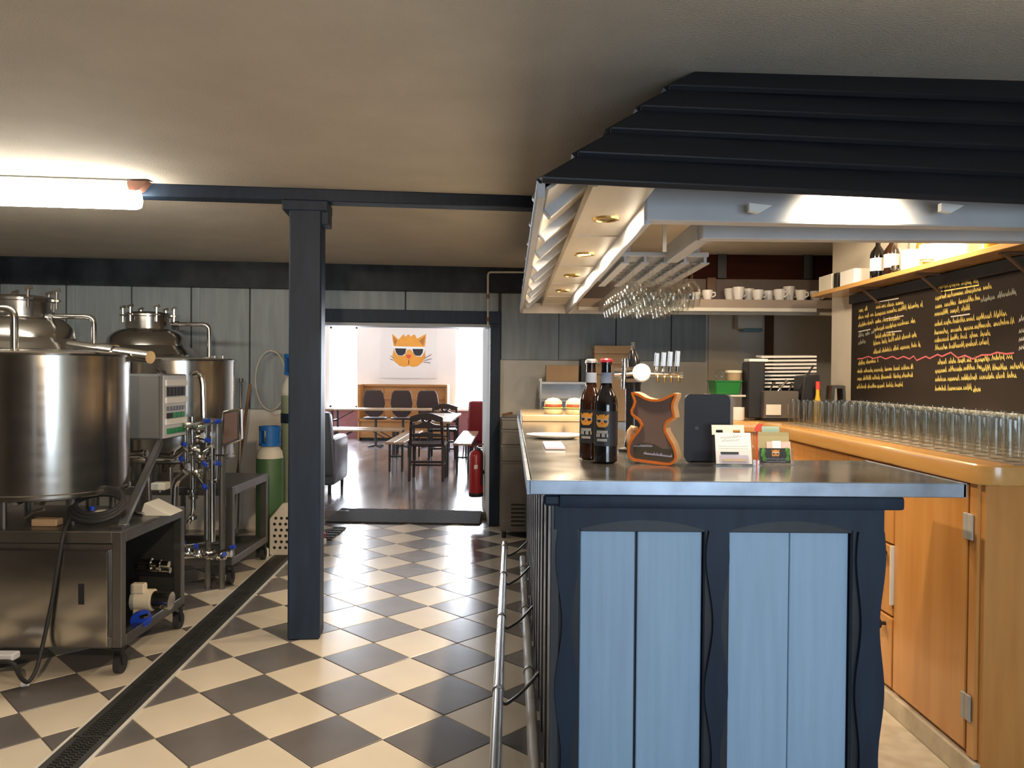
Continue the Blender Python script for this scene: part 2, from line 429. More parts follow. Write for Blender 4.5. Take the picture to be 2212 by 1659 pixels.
# back wall: pale lower part, grey painted boards above, mottled dark beam under the ceiling
DL, DR, DT = -1.53, 0.0, 1.853                # doorway: left, right, top (wall coordinates)
mb = MB().box(-6.2, DL, 0, 0.25, 0, CEIL).box(DR, 3.4, 0, 0.25, 0, CEIL).box(DL, DR, 0, 0.25, DT, CEIL).box(DR, 0.12, 0.2, 0.95, 0, CEIL + 0.4)
wb = struct(mb.build('wall_back', 'wall_white', place=(W0, AW)))
MB().box(-6.0, DL - 0.1, -0.006, 0.0, 1.07, 2.16).box(DL - 0.1, DR + 0.09, -0.006, 0, 1.95, 2.16).box(DR + 0.09, 2.04, -0.006, 0, 1.53, 2.16).build('board_backing', 'seam', wb)
seams = [-5.9, -5.3, -4.75, -4.22, -3.68, -3.14, -2.64, -2.14, DL - 0.09]
for a, b in zip(seams, seams[1:]): MB().box(a + .006, b - .006, -0.024, -0.006, 1.07, 2.15).build('wall_board', 'board_grey', wb, bevel=.003)
for a, b in ((DL - 0.09, -0.775), (-0.775, 0.075)): MB().box(a + .006, b - .006, -0.024, -0.006, 1.965, 2.15).build('wall_board', 'board_grey', wb, bevel=.003)
seams = [0.09, 0.625, 1.17, 1.70, 2.04]
for a, b in zip(seams, seams[1:]): MB().box(a + .006, b - .006, -0.024, -0.006, 1.53, 2.15).build('wall_board', 'board_grey', wb, bevel=.003)
for s in (-4.75, -3.68, -2.64, 0.55): MB().box(s + .04, s + .075, -0.032, -0.024, 1.53, 2.15).build('cover_strip', 'board_grey', wb)
struct(MB().box(-6.2, 3.4, -0.11, 0.0, 2.135, CEIL).build('trim_2', 'navy_mottled', place=(W0, AW)))
# pale plaster panel and a dark stripe low on the wall beside the door
MB().box(2.06, 2.36, -0.03, -0.0, 0.2, 2.12).build('wall_strip', 'wall_cream', wb)
MB().box(2.62, 2.70, -0.03, -0.0, 0.2, 2.12).build('wall_strip', 'brown_post', wb)
# door frame
door = bpy.data.objects.new('door_1', None); COL.objects.link(door); door.location = W0; door.rotation_euler = (0, 0, AW)
door['kind'] = 'structure'; ORIG['door_1'] = Vector((0, 0, 0))
MB().box(DR - 0.005, DR + 0.088, -0.045, 0.0, 0, 1.965).build('jamb', 'navy', door, bevel=.004)
MB().box(DL - 0.09, DL + 0.005, -0.045, 0.0, 0, 1.965).build('jamb', 'navy', door, bevel=.004)
MB().box(DL - 0.09, DR + 0.088, -0.05, -0.001, DT, 1.967).build('header', 'navy', door, bevel=.004)
MB().box(DL, DL + 0.012, 0.0, 0.25, 0, DT).build('reveal_board', 'white', door)
MB().box(DL, DR, 0.0, 0.25, DT - 0.03, DT).build('reveal_board', 'white_beam', door)

# ceiling beam over the post
BP = Vector((-1.09, 4.20, 0))
struct(MB().box(-5.2, 3.0, -0.055, 0.055, 2.295, CEIL).build('trim_1', 'navy', bevel=.004, place=(BP, AW)))

# the far room
FZ = 0.06
struct(MB().box(-5.3, 1.2, 7.66, 16.6, FZ - 0.1, FZ).build('floor_far', 'far_floor'))
struct(MB().box(-5.3, 1.2, 7.6, 16.6, 2.75, 2.9).build('ceiling_far', 'wall_white'))
WY = 16.2
WL0, WL1, WR0, WR1, WZ0, WZ1 = -3.74, -3.17, -1.15, -0.50, 0.68, 2.34
mb = MB()
for a, b in ((-5.3, WL0), (WL1, WR0), (WR1, 1.2)): mb.box(a, b, WY, WY + 0.2, 0, 2.9)
for a, b in ((WL0, WL1), (WR0, WR1)): mb.box(a, b, WY, WY + 0.2, 0, WZ0).box(a, b, WY, WY + 0.2, WZ1, 2.9)
wf = struct(mb.build('wall_far', 'far_wall'))
MB().box(-5.2, WL1 + 0.02, WY - 0.03, WY, FZ, 0.64).box(WR0 - 0.1, 1.1, WY - 0.03, WY, FZ, 0.64).build('wainscot', 'far_wainscot', wf)
for i, (a, b) in enumerate(((WL0, WL1), (WR0, WR1))):
    mb = MB().box(a, a + .04, WY + .04, WY + .12, WZ0, WZ1).box(b - .04, b, WY + .04, WY + .12, WZ0, WZ1).box(a, b, WY + .04, WY + .12, WZ0, WZ0 + .04).box(a, b, WY + .04, WY + .12, WZ1 - .04, WZ1)
    wn = struct(mb.build('window_%d' % (i + 1), 'white'))
    MB().box(a + .04, b - .04, WY + .08, WY + .085, WZ0 + .04, WZ1 - .04).build('pane', 'window_glass', wn)
    MB().box(a - .03, b + .03, WY - .12, WY + .04, WZ0 - .04, WZ0).build('window_sill', 'white', wn)
mb = MB().box(-5.2, -5.05, 7.6, 9.2, 0, 2.9).box(-5.2, -5.05, 14, 16.4, 0, 2.9).box(-5.2, -5.05, 9.2, 14, 0, 0.7).box(-5.2, -5.05, 9.2, 14, 2.3, 2.9)  # the unseen opening in this wall is added to let the side fill in
struct(mb.build('wall_far_left', 'far_wall'))
struct(MB().box(0.5, 0.7, 8.15, 16.4, 0, 2.9).build('wall_far_right', 'far_wall'))
# white brace across the corner by the right window
br = MB().bar((-0.83, 16.15, 2.42), (-0.42, 16.15, 1.98), 0.10, 0.10).build('corner_brace', 'white')
tag(br, 'slanted white timber brace at the top of the far right window', 'brace')
# ramp with dark mat up to the far room
a0, a1 = atZ(703, 1129, 0), atZ(1036, 1134, 0); b0, b1 = atZ(738, 1097, FZ + .012), atZ(1041, 1103, FZ + .012)
dn = Vector((0, 0, -0.012))
rm = MB().hexa([a0 + Vector((0, 0, .002)), a1 + Vector((0, 0, .002)), b1 + dn * 5.5, b0 + dn * 5.5], [a0 + Vector((0, 0, .014)), a1 + Vector((0, 0, .014)), b1, b0]).build('ramp_mat', 'ramp_mat', bevel=.003)
tag(rm, 'dark grey mat sloping up through the doorway into the bright room', 'doormat')

# ---------------------------------------------------------------- post
t = thing('support_post', 'dark blue wooden post standing on the checkered tiles', 'post', (-1.088, 4.20, 0), rz=AW)
MB().box(-0.083, 0.083, -0.083, 0.083, 0, 2.295).build('shaft', 'navy', t, bevel=.008)
MB().box(-0.118, 0.118, -0.088, 0.088, 2.235, 2.296).build('capital', 'navy', t, bevel=.008)
MB().box(0.07, 0.118, -0.07, 0.07, 2.17, 2.24).build('bracket', 'navy', t, bevel=.004)

# ---------------------------------------------------------------- tube light on the beam
p0 = at(306, 432, 4.0); zt = p0.z
t = thing('tube_light', 'lit white tube light fixed below the ceiling beam', 'light', (-2.6, 4.0, zt - 0.05))
yd = Vector((math.cos(AW), math.sin(AW), 0)); e1 = Vector((p0.x, 4.0, zt)); e0 = e1 - yd * 1.55
MB().bar(e0 + Vector((0, 0, .058)), e1 + Vector((0, 0, .058)) - yd * .06, 0.05, 0.05).build('housing', 'fixture_body', t, bevel=.008)
MB().tube([e0, e0 + yd * .02, e1 - yd * .03, e1 - yd * .008, e1], [.035, .05, .05, .042, .018], 16).build('diffuser', 'tube_lit', t)
MB().hexa([e1 + Vector((-.05, -.03, .03)), e1 + Vector((.0, -.03, .045)), e1 + Vector((.0, .03, .045)), e1 + Vector((-.05, .03, .03))],
          [e1 + Vector((-.06, -.03, .09)), e1 + Vector((.04, -.03, .09)), e1 + Vector((.04, .03, .09)), e1 + Vector((-.06, .03, .09))]).build('end_cap', 'fixture_end', t)

# ---------------------------------------------------------------- floor drain
d0, d1 = Vector((-1.545, 2.0, 0)), Vector((-1.745, 6.3, 0)); dd = (d1 - d0).normalized(); dn2 = Vector((dd.y, -dd.x, 0))
t = thing('floor_drain', 'black slotted drain channel with bright steel edges crossing the tiles', 'drain', (-1.65, 4.1, 0))
for sgn in (-1, 1):
    MB().bar(d0 + dn2 * .078 * sgn + Vector((0, 0, .003)), d1 + dn2 * .078 * sgn + Vector((0, 0, .003)), .013, .006).build('edge_rail', 'rail_white', t)
MB().bar(d0 + Vector((0, 0, .0006)), d1 + Vector((0, 0, .0006)), .148, .0012).build('channel', 'black', t)
L = (d1 - d0).length; seg = 0.5; n = int(L / seg)
for i in range(n):
    mb = MB(); o0 = d0 + dd * (seg * i + .004); o1 = d0 + dd * (seg * (i + 1) - .004)
    up = Vector((0, 0, .004))
    for k, wd in ((-.056, .03), (-.014, .006), (.014, .006), (.056, .03)):
        mb.bar(o0 + dn2 * k + up, o1 + dn2 * k + up, wd, .005)
    m = 26
    for j in range(m + 1):
        c = o0.lerp(o1, j / m) + up
        mb.bar(c - dn2 * .045, c + dn2 * .045, .007, .005)
    mb.build('grate', 'grate_iron', t)

# ================================================================ THE BAR
M('navy_recess_shade', (0.014, 0.018, 0.026), 0.45, var=0.15, vscale=5, stretch=(4, 4, 0.7))  # trim navy darkened: shade of the recessed frame is put into the colour
BT = 1.09
def wave(zs, c, hw, amp, per, ph, left=True):
    return [(c + (-1 if left else 1) * (hw + amp * math.sin(2 * math.pi * z / per + ph)), z) for z in zs]
t = thing('bar_counter', 'dark blue bar counter with pale blue plank panels and wavy trim', 'bar', (0.62, 2.6, 0))
MB().box(0.13, 1.09, 2.385, 2.42, 0.0, 1.04).box(0.15, 0.60, 2.42, 2.88, 0, 1.04).build('body', 'navy_recess_shade', t)
for x0, x1 in ((0.209, 0.373), (0.381, 0.574), (0.655, 0.8365), (0.8385, 1.014)):
    MB().box(x0, x1, 2.372, 2.386, 0.02, 0.932).build('plank', 'plank_blue', t, bevel=.0025)
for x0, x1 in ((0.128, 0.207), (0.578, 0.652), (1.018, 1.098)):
    MB().box(x0, x1, 2.352, 2.386, 0.0, 1.035).build('stile', 'navy_recess_shade', t, bevel=.002)
MB().box(0.207, 1.018, 2.353, 2.386, 0.932, 1.035).build('rail', 'navy_recess_shade', t, bevel=.002)
zs = [0.02 + 0.92 * i / 46 for i in range(47)]
for c, hw, am in ((0.168, 0.024, 0.010), (0.615, 0.023, 0.011), (1.070, 0.035, 0.008)):
    poly = wave(zs, c, hw, am, 0.40, 0.6, True) + wave(zs, c, hw, am, 0.40, 0.6, False)[::-1]
    MB().prism(poly, lambda a, b: (a, 2.352, b), lambda a, b: (a, 2.339, b)).build('wavy_trim', 'navy', t)
def arc(x):
    for a, b in ((0.209, 0.574), (0.655, 1.014)):
        if a < x < b: return 0.942 + 0.028 * math.sin(math.pi * (x - a) / (b - a)) ** 0.8
    return 0.940
xs = [0.13 + (1.105 - 0.13) * i / 60 for i in range(61)]
MB().prism([(x, arc(x)) for x in xs] + [(1.105, 1.03), (0.13, 1.03)], lambda a, b: (a, 2.352, b), lambda a, b: (a, 2.337, b)).build('wavy_trim', 'navy', t)
MB().box(0.14, 1.152, 2.308, 2.40, 1.008, 1.048).build('apron', 'navy', t, bevel=.010, seg=2)

MB().box(0.145, 0.60, 2.89, 6.04, 0.0, 1.045).build('body', 'navy_recess_shade', t)
y = 2.345; i = 0
while y < 6.0:
    wdt = 0.155; dx = 0.0 if i % 2 == 0 else 0.009
    MB().box(0.118 + dx, 0.146, y, min(y + wdt - .006, 6.04), 0.05, 1.03).build('side_plank', 'plank_side', t, bevel=.003)
    y += wdt; i += 1
MB().box(0.095, 0.15, 2.32, 6.04, 1.012, 1.047).build('apron', 'navy', t, bevel=.008)

t = thing('bar_worktop', 'polished zinc grey worktop with pale metal edge along the bar', 'worktop', (0.6, 3.6, 1.05))
poly = [(0.06, 2.308), (1.318, 2.308), (1.303, 2.915), (0.62, 2.905), (0.62, 6.06), (0.056, 6.06)]
MB().prism(poly, lambda a, b: (a, b, 1.050), lambda a, b: (a, b, BT)).build('slab', 'zinc', t, bevel=.002)
MB().box(0.052, 1.326, 2.300, 2.308, 1.049, BT + .001).build('edge_band', 'zinc_edge', t, bevel=.002)
MB().hexa([(0.046, 2.30, 1.049), (0.056, 2.30, 1.049), (0.053, 6.06, 1.049), (0.043, 6.06, 1.049)], [(0.046, 2.30, BT + .001), (0.056, 2.30, BT + .001), (0.053, 6.06, BT + .001), (0.043, 6.06, BT + .001)]).build('edge_band', 'zinc_edge', t)
MB().hexa([(1.318, 2.30, 1.049), (1.326, 2.30, 1.049), (1.311, 2.915, 1.049), (1.303, 2.915, 1.049)], [(1.318, 2.30, BT + .001), (1.326, 2.30, BT + .001), (1.311, 2.915, BT + .001), (1.303, 2.915, BT + .001)]).build('edge_band', 'zinc_edge', t)

# foot rails along the bar side
def frail(name, label, X, z, r, y0, y1, mat, brs):
    t = thing(name, label, 'foot rail', (X, (y0 + y1) / 2, 0))
    MB().tube([(X, y0, z), (X, y1, z)], r, 14).build('tube', mat, t)
    for yb in brs:
        MB().tube([(X, yb - .008, z), (X, yb + .008, z)], r + .004, 14).build('collar', 'steel_dull', t)
        MB().tube(bend([(X, yb, 0.002), (X, yb, z - r)], .01), .008, 8).build('stand', 'steel_dull', t)
    return t
fr = frail('foot_rail', 'shiny steel foot rail running free in front of the bar side', -0.043, 0.20, 0.020, 1.75, 5.58, 'rail_steel', (2.06, 2.98, 3.88, 4.70, 5.45))
for yb in (2.06, 2.98, 3.88, 4.70, 5.45):
    MB().tube(bend([(-0.043, yb, 0.178), (-0.02, yb + .02, 0.135), (0.045, yb + .10, 0.15), (0.117, yb + .16, 0.21)], .03), .0065, 8).build('bracket', 'steel_dull', fr)
frail('foot_rail', 'off-white lower rail set close against the bar planks', 0.083, 0.115, 0.021, 1.75, 5.5, 'rail_white', (2.5, 3.4, 4.3, 5.2))

# ---------------------------------------------------------------- canopy over the bar
t = thing('bar_canopy', 'dark navy board roof over the bar with pale underside', 'canopy', (1.1, 3.6, 1.86))
BL, BR, TL, TR = Vector((0.074, 2.10, 1.90)), Vector((2.2, 2.42, 1.90)), Vector((0.569, 2.517, 2.358)), Vector((2.2, 2.60, 2.358))
def fp(u, v): return BL.lerp(BR, u).lerp(TL.lerp(TR, u), v)
nf = Vector((0, -0.72, 0.69))
for k in range(5):
    a, b = k / 5, min(1.0, (k + 1) / 5 + .05)
    lo, hi = nf * .0235, nf * .004
    MB().hexa([fp(0, a) + lo - nf * .020, fp(1, a) + lo - nf * .020, fp(1, a) + lo, fp(0, a) + lo],
              [fp(0, b) + hi - nf * .020, fp(1, b) + hi - nf * .020, fp(1, b) + hi, fp(0, b) + hi]).build('roof_board', 'navy_roof', t, bevel=.003)
EL, EF, HL, HF = Vector((0.074, 2.10, 1.90)), Vector((0.066, 6.13, 1.90)), Vector((0.569, 2.517, 2.358)), Vector((0.569, 5.75, 2.358))
def sp(u, v): return EL.lerp(EF, u).lerp(HL.lerp(HF, u), v)
ns = Vector((-0.69, 0, 0.72))
for k in range(5):
    a, b = k / 5, min(1.0, (k + 1) / 5 + .05)
    lo, hi = ns * .0215, ns * .004
    MB().hexa([sp(0, a) + lo - ns * .018, sp(1, a) + lo - ns * .018, sp(1, a) + lo, sp(0, a) + lo],
              [sp(0, b) + hi - ns * .018, sp(1, b) + hi - ns * .018, sp(1, b) + hi, sp(0, b) + hi]).build('roof_board', 'navy_roof', t, bevel=.003)
MB().hexa([sp(0.01, .02) - ns * .016, sp(.99, .02) - ns * .016, sp(.99, .02) - ns * .006, sp(0.01, .02) - ns * .006],
          [sp(0.01, .98) - ns * .030, sp(.99, .98) - ns * .030, sp(.99, .98) - ns * .020, sp(0.01, .98) - ns * .020]).build('lining', 'soffit', t)
MB().hexa([(0.064, 2.105, 1.868), (0.084, 2.105, 1.868), (0.077, 6.13, 1.868), (0.057, 6.13, 1.868)], [(0.064, 2.105, 1.918), (0.084, 2.105, 1.925), (0.077, 6.13, 1.925), (0.057, 6.13, 1.918)]).build('fascia', 'white_beam', t)
for i in range(9):
    y = 2.42 + .42 * i
    MB().bar((0.082, y, 1.905), (0.30, y, 2.095), 0.05, 0.085).build('rafter', 'white_beam', t, bevel=.004)
MB().box(0.232, 0.405, 2.22, 6.12, 1.935, 1.953).build('soffit', 'soffit', t)
MB().box(0.222, 0.236, 2.22, 6.12, 1.925, 1.965).build('soffit_trim', 'soffit', t)
for y in (2.20, 3.05, 3.90, 4.65, 5.42, 6.0):
    MB().box(0.236, 0.405, y, y + .02, 1.929, 1.936).build('cross_batten', 'soffit', t)
MB().box(0.405, 0.427, 2.46, 6.12, 1.866, 1.955).build('inner_board', 'white_beam', t, bevel=.003)
MB().box(0.06, 2.48, 6.10, 6.13, 1.868, 1.945).build('back_fascia', 'soffit', t)
MB().hexa([(0.41, 2.45, 1.877), (2.2, 2.554, 1.877), (2.2, 2.62, 1.877), (0.41, 2.515, 1.877)], [(0.41, 2.45, 2.02), (2.2, 2.554, 2.02), (2.2, 2.62, 2.02), (0.41, 2.515, 2.02)]).build('front_beam', 'white_beam', t, bevel=.004)
MB().box(0.66, 2.2, 2.77, 2.83, 1.877, 1.955).build('cross_beam', 'white_beam', t, bevel=.004)
MB().box(0.652, 0.702, 2.83, 3.37, 1.877, 1.955).build('long_beam', 'white_beam', t, bevel=.004)
MB().box(0.652, 0.702, 4.32, 6.0, 1.877, 1.955).build('long_beam', 'white_beam', t, bevel=.004)
MB().box(0.60, 2.95, 6.30, 6.33, 2.165, 2.36).build('back_panel', 'dark_brown', t)
MB().box(0.36, 2.95, 6.30, 6.33, 1.94, 2.165).build('back_panel', 'back_taupe', t)
for x in (1.02, 1.62, 2.3): MB().box(x, x + .07, 6.27, 6.30, 2.17, 2.36).build('back_post', 'black', t)
MB().box(1.535, 1.60, 6.25, 6.30, 1.98, 2.17).build('back_post', 'brown_post', t)
for px in (1640, 2055):
    c = at(px, 447, 2.40); MB().hexa([c + Vector((-.03, 0, -.012)), c + Vector((.0, 0, -.018)), c + Vector((.0, .02, -.018)), c + Vector((-.03, .02, -.012))], [c + Vector((-.03, 0, .012)), c + Vector((.04, 0, .005)), c + Vector((.04, .02, .005)), c + Vector((-.03, .02, .012))]).build('clip', 'white', t)

# recessed downlights in the soffit
def disk_light(name, loc, target, size, power, col=WARM):
    d = bpy.data.lights.new(name, 'AREA'); d.shape = 'DISK'; d.size = size; d.energy = power; d.color = col
    o = bpy.data.objects.new(name, d); COL.objects.link(o); o.location = loc
    o.rotation_euler = (Vector(target) - Vector(loc)).to_track_quat('-Z', 'Y').to_euler()
    return o
names = ('nearest brass ringed downlight in the canopy soffit', 'second brass ringed downlight from the front of the canopy soffit',
         'third brass ringed downlight from the front of the canopy soffit', 'farthest small brass ringed downlight in the canopy soffit')
for i, y in enumerate((2.72, 3.52, 4.27, 5.05)):
    c = Vector((0.318, y, 1.935))
    t = thing('downlight', names[i], 'light', c, group='downlights in the canopy soffit')
    MB().lathe([(.034, -.003), (.036, -.008), (.046, -.007), (.049, 0)], c, 20).build('ring', 'brass', t)
    MB().lathe([(0, -.001), (.034, -.001), (.034, -.002), (0, -.002)], c, 20).build('lamp', 'lamp_lit' if i == 1 else 'lamp_off', t)
    disk_light('downlight_glow', c + Vector((0.0, 0, -.010)), c + Vector((0, 0, -1)), .05, 15)
# spotlight tucked behind the canopy edge
c = at(1865, 415, 2.38)
t = thing('spotlight', 'glowing spotlight tucked behind the front edge of the canopy', 'light', c)
MB().lathe([(0, .05), (.02, .05), (.03, .02), (.032, 0), (.028, 0), (.026, .02), (0, .03)], c, 16).build('housing', 'white', t)
MB().lathe([(0, .004), (.027, .004), (.027, .002), (0, .002)], c, 16).build('lamp', 'lamp_lit', t)
sd = bpy.data.lights.new('spotlight_glow', 'SPOT'); sd.energy = 60; sd.color = WARM; sd.spot_size = R(125); sd.spot_blend = 0.9; sd.shadow_soft_size = .02
so = bpy.data.objects.new('spotlight_glow', sd); COL.objects.link(so); so.location = c + Vector((0, -.03, -.02)); so.rotation_euler = Vector((0, .8, -.35)).to_track_quat('-Z', 'Y').to_euler()
# warm lamp that lights the bottle shelf on the right wall
disk_light('shelf_lamp_glow', (1.86, 3.62, 2.30), (2.12, 3.75, 1.9), .10, 24)
disk_light('work_lamp_glow', (1.15, 4.1, 2.31), (1.75, 4.2, 1.1), .16, 26)
disk_light('back_lamp_glow', (1.3, 5.5, 2.30), (1.3, 5.9, 1.1), .16, 4)

# ---------------------------------------------------------------- cup shelf at the back
t = thing('cup_shelf', 'long shelf holding white cups at the back of the canopy', 'shelf', (1.4, 6.2, 1.9))
MB().box(0.5, 2.49, 6.02, 6.30, 1.96, 1.976).build('board', 'shelf_taupe', t)
MB().box(0.5, 2.49, 6.0, 6.025, 1.912, 1.976).build('lip', 'shelf_taupe', t)
MB().box(0.5, 2.3, 5.995, 6.03, 1.886, 1.912).build('trim', 'off_white', t)
def cup(h=.08, r=.042):
    t = thing('cup', '', 'cup', (0, 0, 0), rz=0)
    MB().lathe([(0, .004), (r * .6, 0), (r * .72, .004), (r, h * .6), (r * 1.03, h), (r * .95, h), (r * .9, h * .6), (r * .6, .012), (0, .012)], (0, 0, 0), 18).build('bowl', 'porcelain', t)
    MB().tube([(r * .9, 0, h * .78), (r * 1.45, 0, h * .75), (r * 1.5, 0, h * .45), (r * .9, 0, h * .28)], .006, 6).build('handle', 'porcelain', t)
    return t
cp0 = cup(); first = True
cups = [(1505, .07), (1528, .075), (1577, .10), (1595, .10), (1617, .10), (1637, .08), (1660, .085), (1684, .085), (1704, .12), (1730, .08), (1762, .085)]
lab = ['leftmost', 'second', 'third', 'fourth', 'fifth', 'sixth', 'seventh', 'eighth', 'ninth', 'tenth', 'rightmost']
for i, (px, h) in enumerate(cups):
    p = at(px, 650, 6.07 if i % 2 else 6.18); p.z = 1.976
    l = '%s white cup from the left on the long back shelf' % lab[i] if i not in (0, 10) else '%s white cup on the long back shelf' % lab[i]
    if first: c = cp0; c.location = p; c['label'] = l; c['group'] = 'cups on the back shelf'; first = False
    else: c = dup(cp0, p, random.uniform(-1, 1), l, 'cups on the back shelf')
    k = h / .08; c.scale = (min(k, 1.05), min(k, 1.05), k)
# paper towel dispenser
t = thing('towel_dispenser', 'pale paper towel dispenser hung on the wall below the cup shelf', 'dispenser', at(1615, 715, 7.36))
c = at(1615, 700, 7.36)
MB().box(c.x - .12, c.x + .11, c.y - .11, c.y + .03, c.z - .05, c.z + .09).build('cover', 'off_white', t, bevel=.02, seg=2)
MB().box(c.x - .07, c.x + .11, c.y - .115, c.y, c.z - .075, c.z - .045).build('outlet', 'cyan_drip', t, bevel=.01)

# ---------------------------------------------------------------- hanging glass rack
rk = Vector((0.62, 3.7, 1.9))
t = thing('glass_rack', 'white board rack holding stemmed glasses upside down under the canopy', 'rack', rk)
MB().box(0.46, 0.835, 3.38, 4.30, 1.905, 1.925).build('board', 'white_beam', t, bevel=.003)
for i in range(5):
    x = 0.48 + i * .0855
    MB().box(x - .006, x + .006, 3.39, 4.29, 1.882, 1.905).box(x - .018, x + .018, 3.39, 4.29, 1.876, 1.882).build('rail', 'white_beam', t)
for x, y in ((.5, 3.45), (.8, 3.45), (.5, 4.2), (.8, 4.2)): MB().box(x - .01, x + .01, y - .01, y + .01, 1.925, CEIL).build('hanger', 'white_beam', t)
def stem():
    t = thing('wine_glass', '', 'glass', (0, 0, 0), rz=0)
    MB().lathe([(0, .0), (.034, -.003), (.033, -.006), (.006, -.010), (.0045, -.03), (.0045, -.075)], (0, 0, 0), 16).build('foot', 'clear_glass', t)
    MB().lathe([(.0045, -.075), (.014, -.082), (.034, -.105), (.041, -.135), (.038, -.165), (.033, -.19), (.0315, -.19), (.0365, -.165), (.039, -.135), (.032, -.107), (.010, -.085), (0, -.08)], (0, 0, 0), 18).build('bowl', 'clear_glass', t)
    return t
g0 = stem(); first = True
for i in range(4):
    for j in range(8):
        p = (0.5225 + i * .0855, 3.45 + j * .108, 1.8895)
        l = 'stemmed glass hanging upside down in the %s of the canopy rack' % ('leftmost row', 'second row from the left', 'third row from the left', 'rightmost row')[i]
        if first: g0.location = p; g0['label'] = l; g0['group'] = 'glasses hanging in the canopy rack'; first = False
        else: dup(g0, p, 0, l, 'glasses hanging in the canopy rack')

# ---------------------------------------------------------------- wooden back counter on the right
t = thing('wood_cabinet', 'orange pine cabinet with steel hinges under the glass counter', 'cabinet', (1.9, 3.6, 0))
MB().box(1.605, 2.195, 2.69, 5.0, 0.08, 1.04).build('carcass', 'pine', t)
MB().box(1.60, 2.195, 2.665, 2.69, 0.0, 1.04).build('end_panel', 'pine', t, bevel=.002)
dr = MB().box(1.585, 1.605, 2.745, 3.262, 0.105, 1.03).build('door', 'pine', t, bevel=.003)
for z in (0.885, 0.26):
    MB().box(1.578, 1.586, 2.705, 2.735, z - .045, z + .045).box(1.577, 1.588, 2.733, 2.757, z - .045, z + .045).build('hinge', 'hinge_grey', dr, bevel=.002)
MB().box(1.588, 1.605, 2.69, 2.735, 0.09, 1.04).build('frame_post', 'pine', t, bevel=.002)
for z0, z1 in ((0.105, 0.395), (0.405, 0.695), (0.705, 1.03)):
    d = MB().box(1.585, 1.605, 3.275, 3.72, z0, z1).build('drawer', 'pine', t, bevel=.003)
    MB().lathe([(.008, 0), (.008, -.018), (.021, -.024), (.024, -.034), (.016, -.042), (0, -.043)], (1.585, 3.33, z1 - .035), 12, axis='x').build('knob', 'black', d)
MB().box(1.572, 1.588, 3.264, 3.273, 0.455, 0.70).build('handle', 'off_white', dr)
MB().box(1.588, 1.605, 3.73, 4.99, 0.105, 1.03).build('back_door', 'pine', t, bevel=.003)
MB().box(1.575, 1.61, 2.67, 5.0, 0.0, 0.085).build('toe_board', 'linoleum', t)
MB().box(1.32, 2.19, 5.02, 5.58, 0.0, 1.04).build('corner_unit', 'pine', t)
t = thing('wood_worktop', 'glossy orange wooden worktop with rounded corner on the right', 'worktop', (1.9, 3.6, 1.04))
cr_ = [(1.555 + .07 - .07 * math.cos(a), 2.60 + .07 - .07 * math.sin(a)) for a in [math.pi / 2 * i / 6 for i in range(7)]]
poly = cr_ + [(2.195, 2.60), (2.195, 5.6), (1.30, 5.6), (1.30, 5.0), (1.555, 5.0)]
MB().prism(poly, lambda a, b: (a, b, 1.04), lambda a, b: (a, b, 1.11)).build('slab', 'pine_top', t, bevel=.012, seg=3)
mt = MB().box(1.665, 2.19, 2.62, 4.86, 1.1105, 1.114).build('drip_mat', 'mat_taupe'); tag(mt, 'taupe mat under the rows of beer glasses on the wooden worktop', 'mat')
rg = MB().box(1.10, 1.572, 1.4, 4.8, 0.001, 0.006).build('floor_mat', 'linoleum'); tag(rg, 'beige patterned floor mat behind the bar', 'mat')
# beer glasses
def tumbler():
    o = MB().lathe([(0, 0), (.027, 0), (.029, .004), (.033, .10), (.034, .142), (.0325, .142), (.0315, .10), (.027, .014), (0, .012)], (0, 0, 0), 18).build('beer_glass', 'clear_glass')
    return o
b0 = tumbler(); first = True
for j in range(24):
    for i in range(5):
        x = 1.712 + i * .103 + random.uniform(-.004, .004); y = 2.70 + j * .0915 + (i % 2) * .03 + random.uniform(-.004, .004)
        if x / y > 0.70: continue
        l = 'clear beer glass in the %s on the wooden worktop' % ('front row nearest the worktop edge', 'second row from the worktop edge', 'middle row of five', 'second row from the chalkboard', 'back row nearest the chalkboard')[i]
        if first: o = b0; first = False
        else: o = b0.copy(); COL.objects.link(o)
        o.location = (x, y, 1.1143); tag(o, l, 'glass', 'beer glasses on the wooden worktop')

# ---------------------------------------------------------------- bottle shelf on the right wall
t = thing('wall_shelf', 'orange wooden shelf on iron brackets above the chalkboard', 'shelf', (2.1, 3.8, 1.92))
MB().box(2.0, 2.2, 2.3, 5.30, 1.925, 1.950).build('board', 'pine_top', t, bevel=.002)
for y in (4.66, 4.0, 3.31, 2.7):
    MB().bar((2.03, y, 1.918), (2.197, y, 1.918), .02, .008).bar((2.193, y, 1.92), (2.193, y, 1.79), .02, .008).bar((2.05, y, 1.916), (2.19, y, 1.80), .014, .008).build('bracket', 'brown_post', t)
SZ = 1.95
def bottle(name, label, x, y, h, r, mat, lab=None, cat='bottle', lm='white', neck=.32):
    t = thing(name, label, cat, (x, y, SZ), group='things on the bottle shelf')
    MB().lathe([(0, 0), (r * .95, 0), (r, .006), (r, h * .52), (r * .9, h * .6), (r * neck, h * .74), (r * neck, h * .96), (r * neck * 1.15, h * .97), (r * neck * 1.15, h), (0, h)], (x, y, SZ), 18).build('glass_body', mat, t)
    if lab: MB().lathe([(r * 1.01, h * lab[0]), (r * 1.01, h * lab[1])], (x, y, SZ), 18).build('label', lm, t)
    return t
o = MB().box(2.03, 2.17, 4.72, 4.92, SZ, SZ + .095).build('carton', 'white', bevel=.002); tag(o, 'white printed carton at the far end of the bottle shelf', 'box')
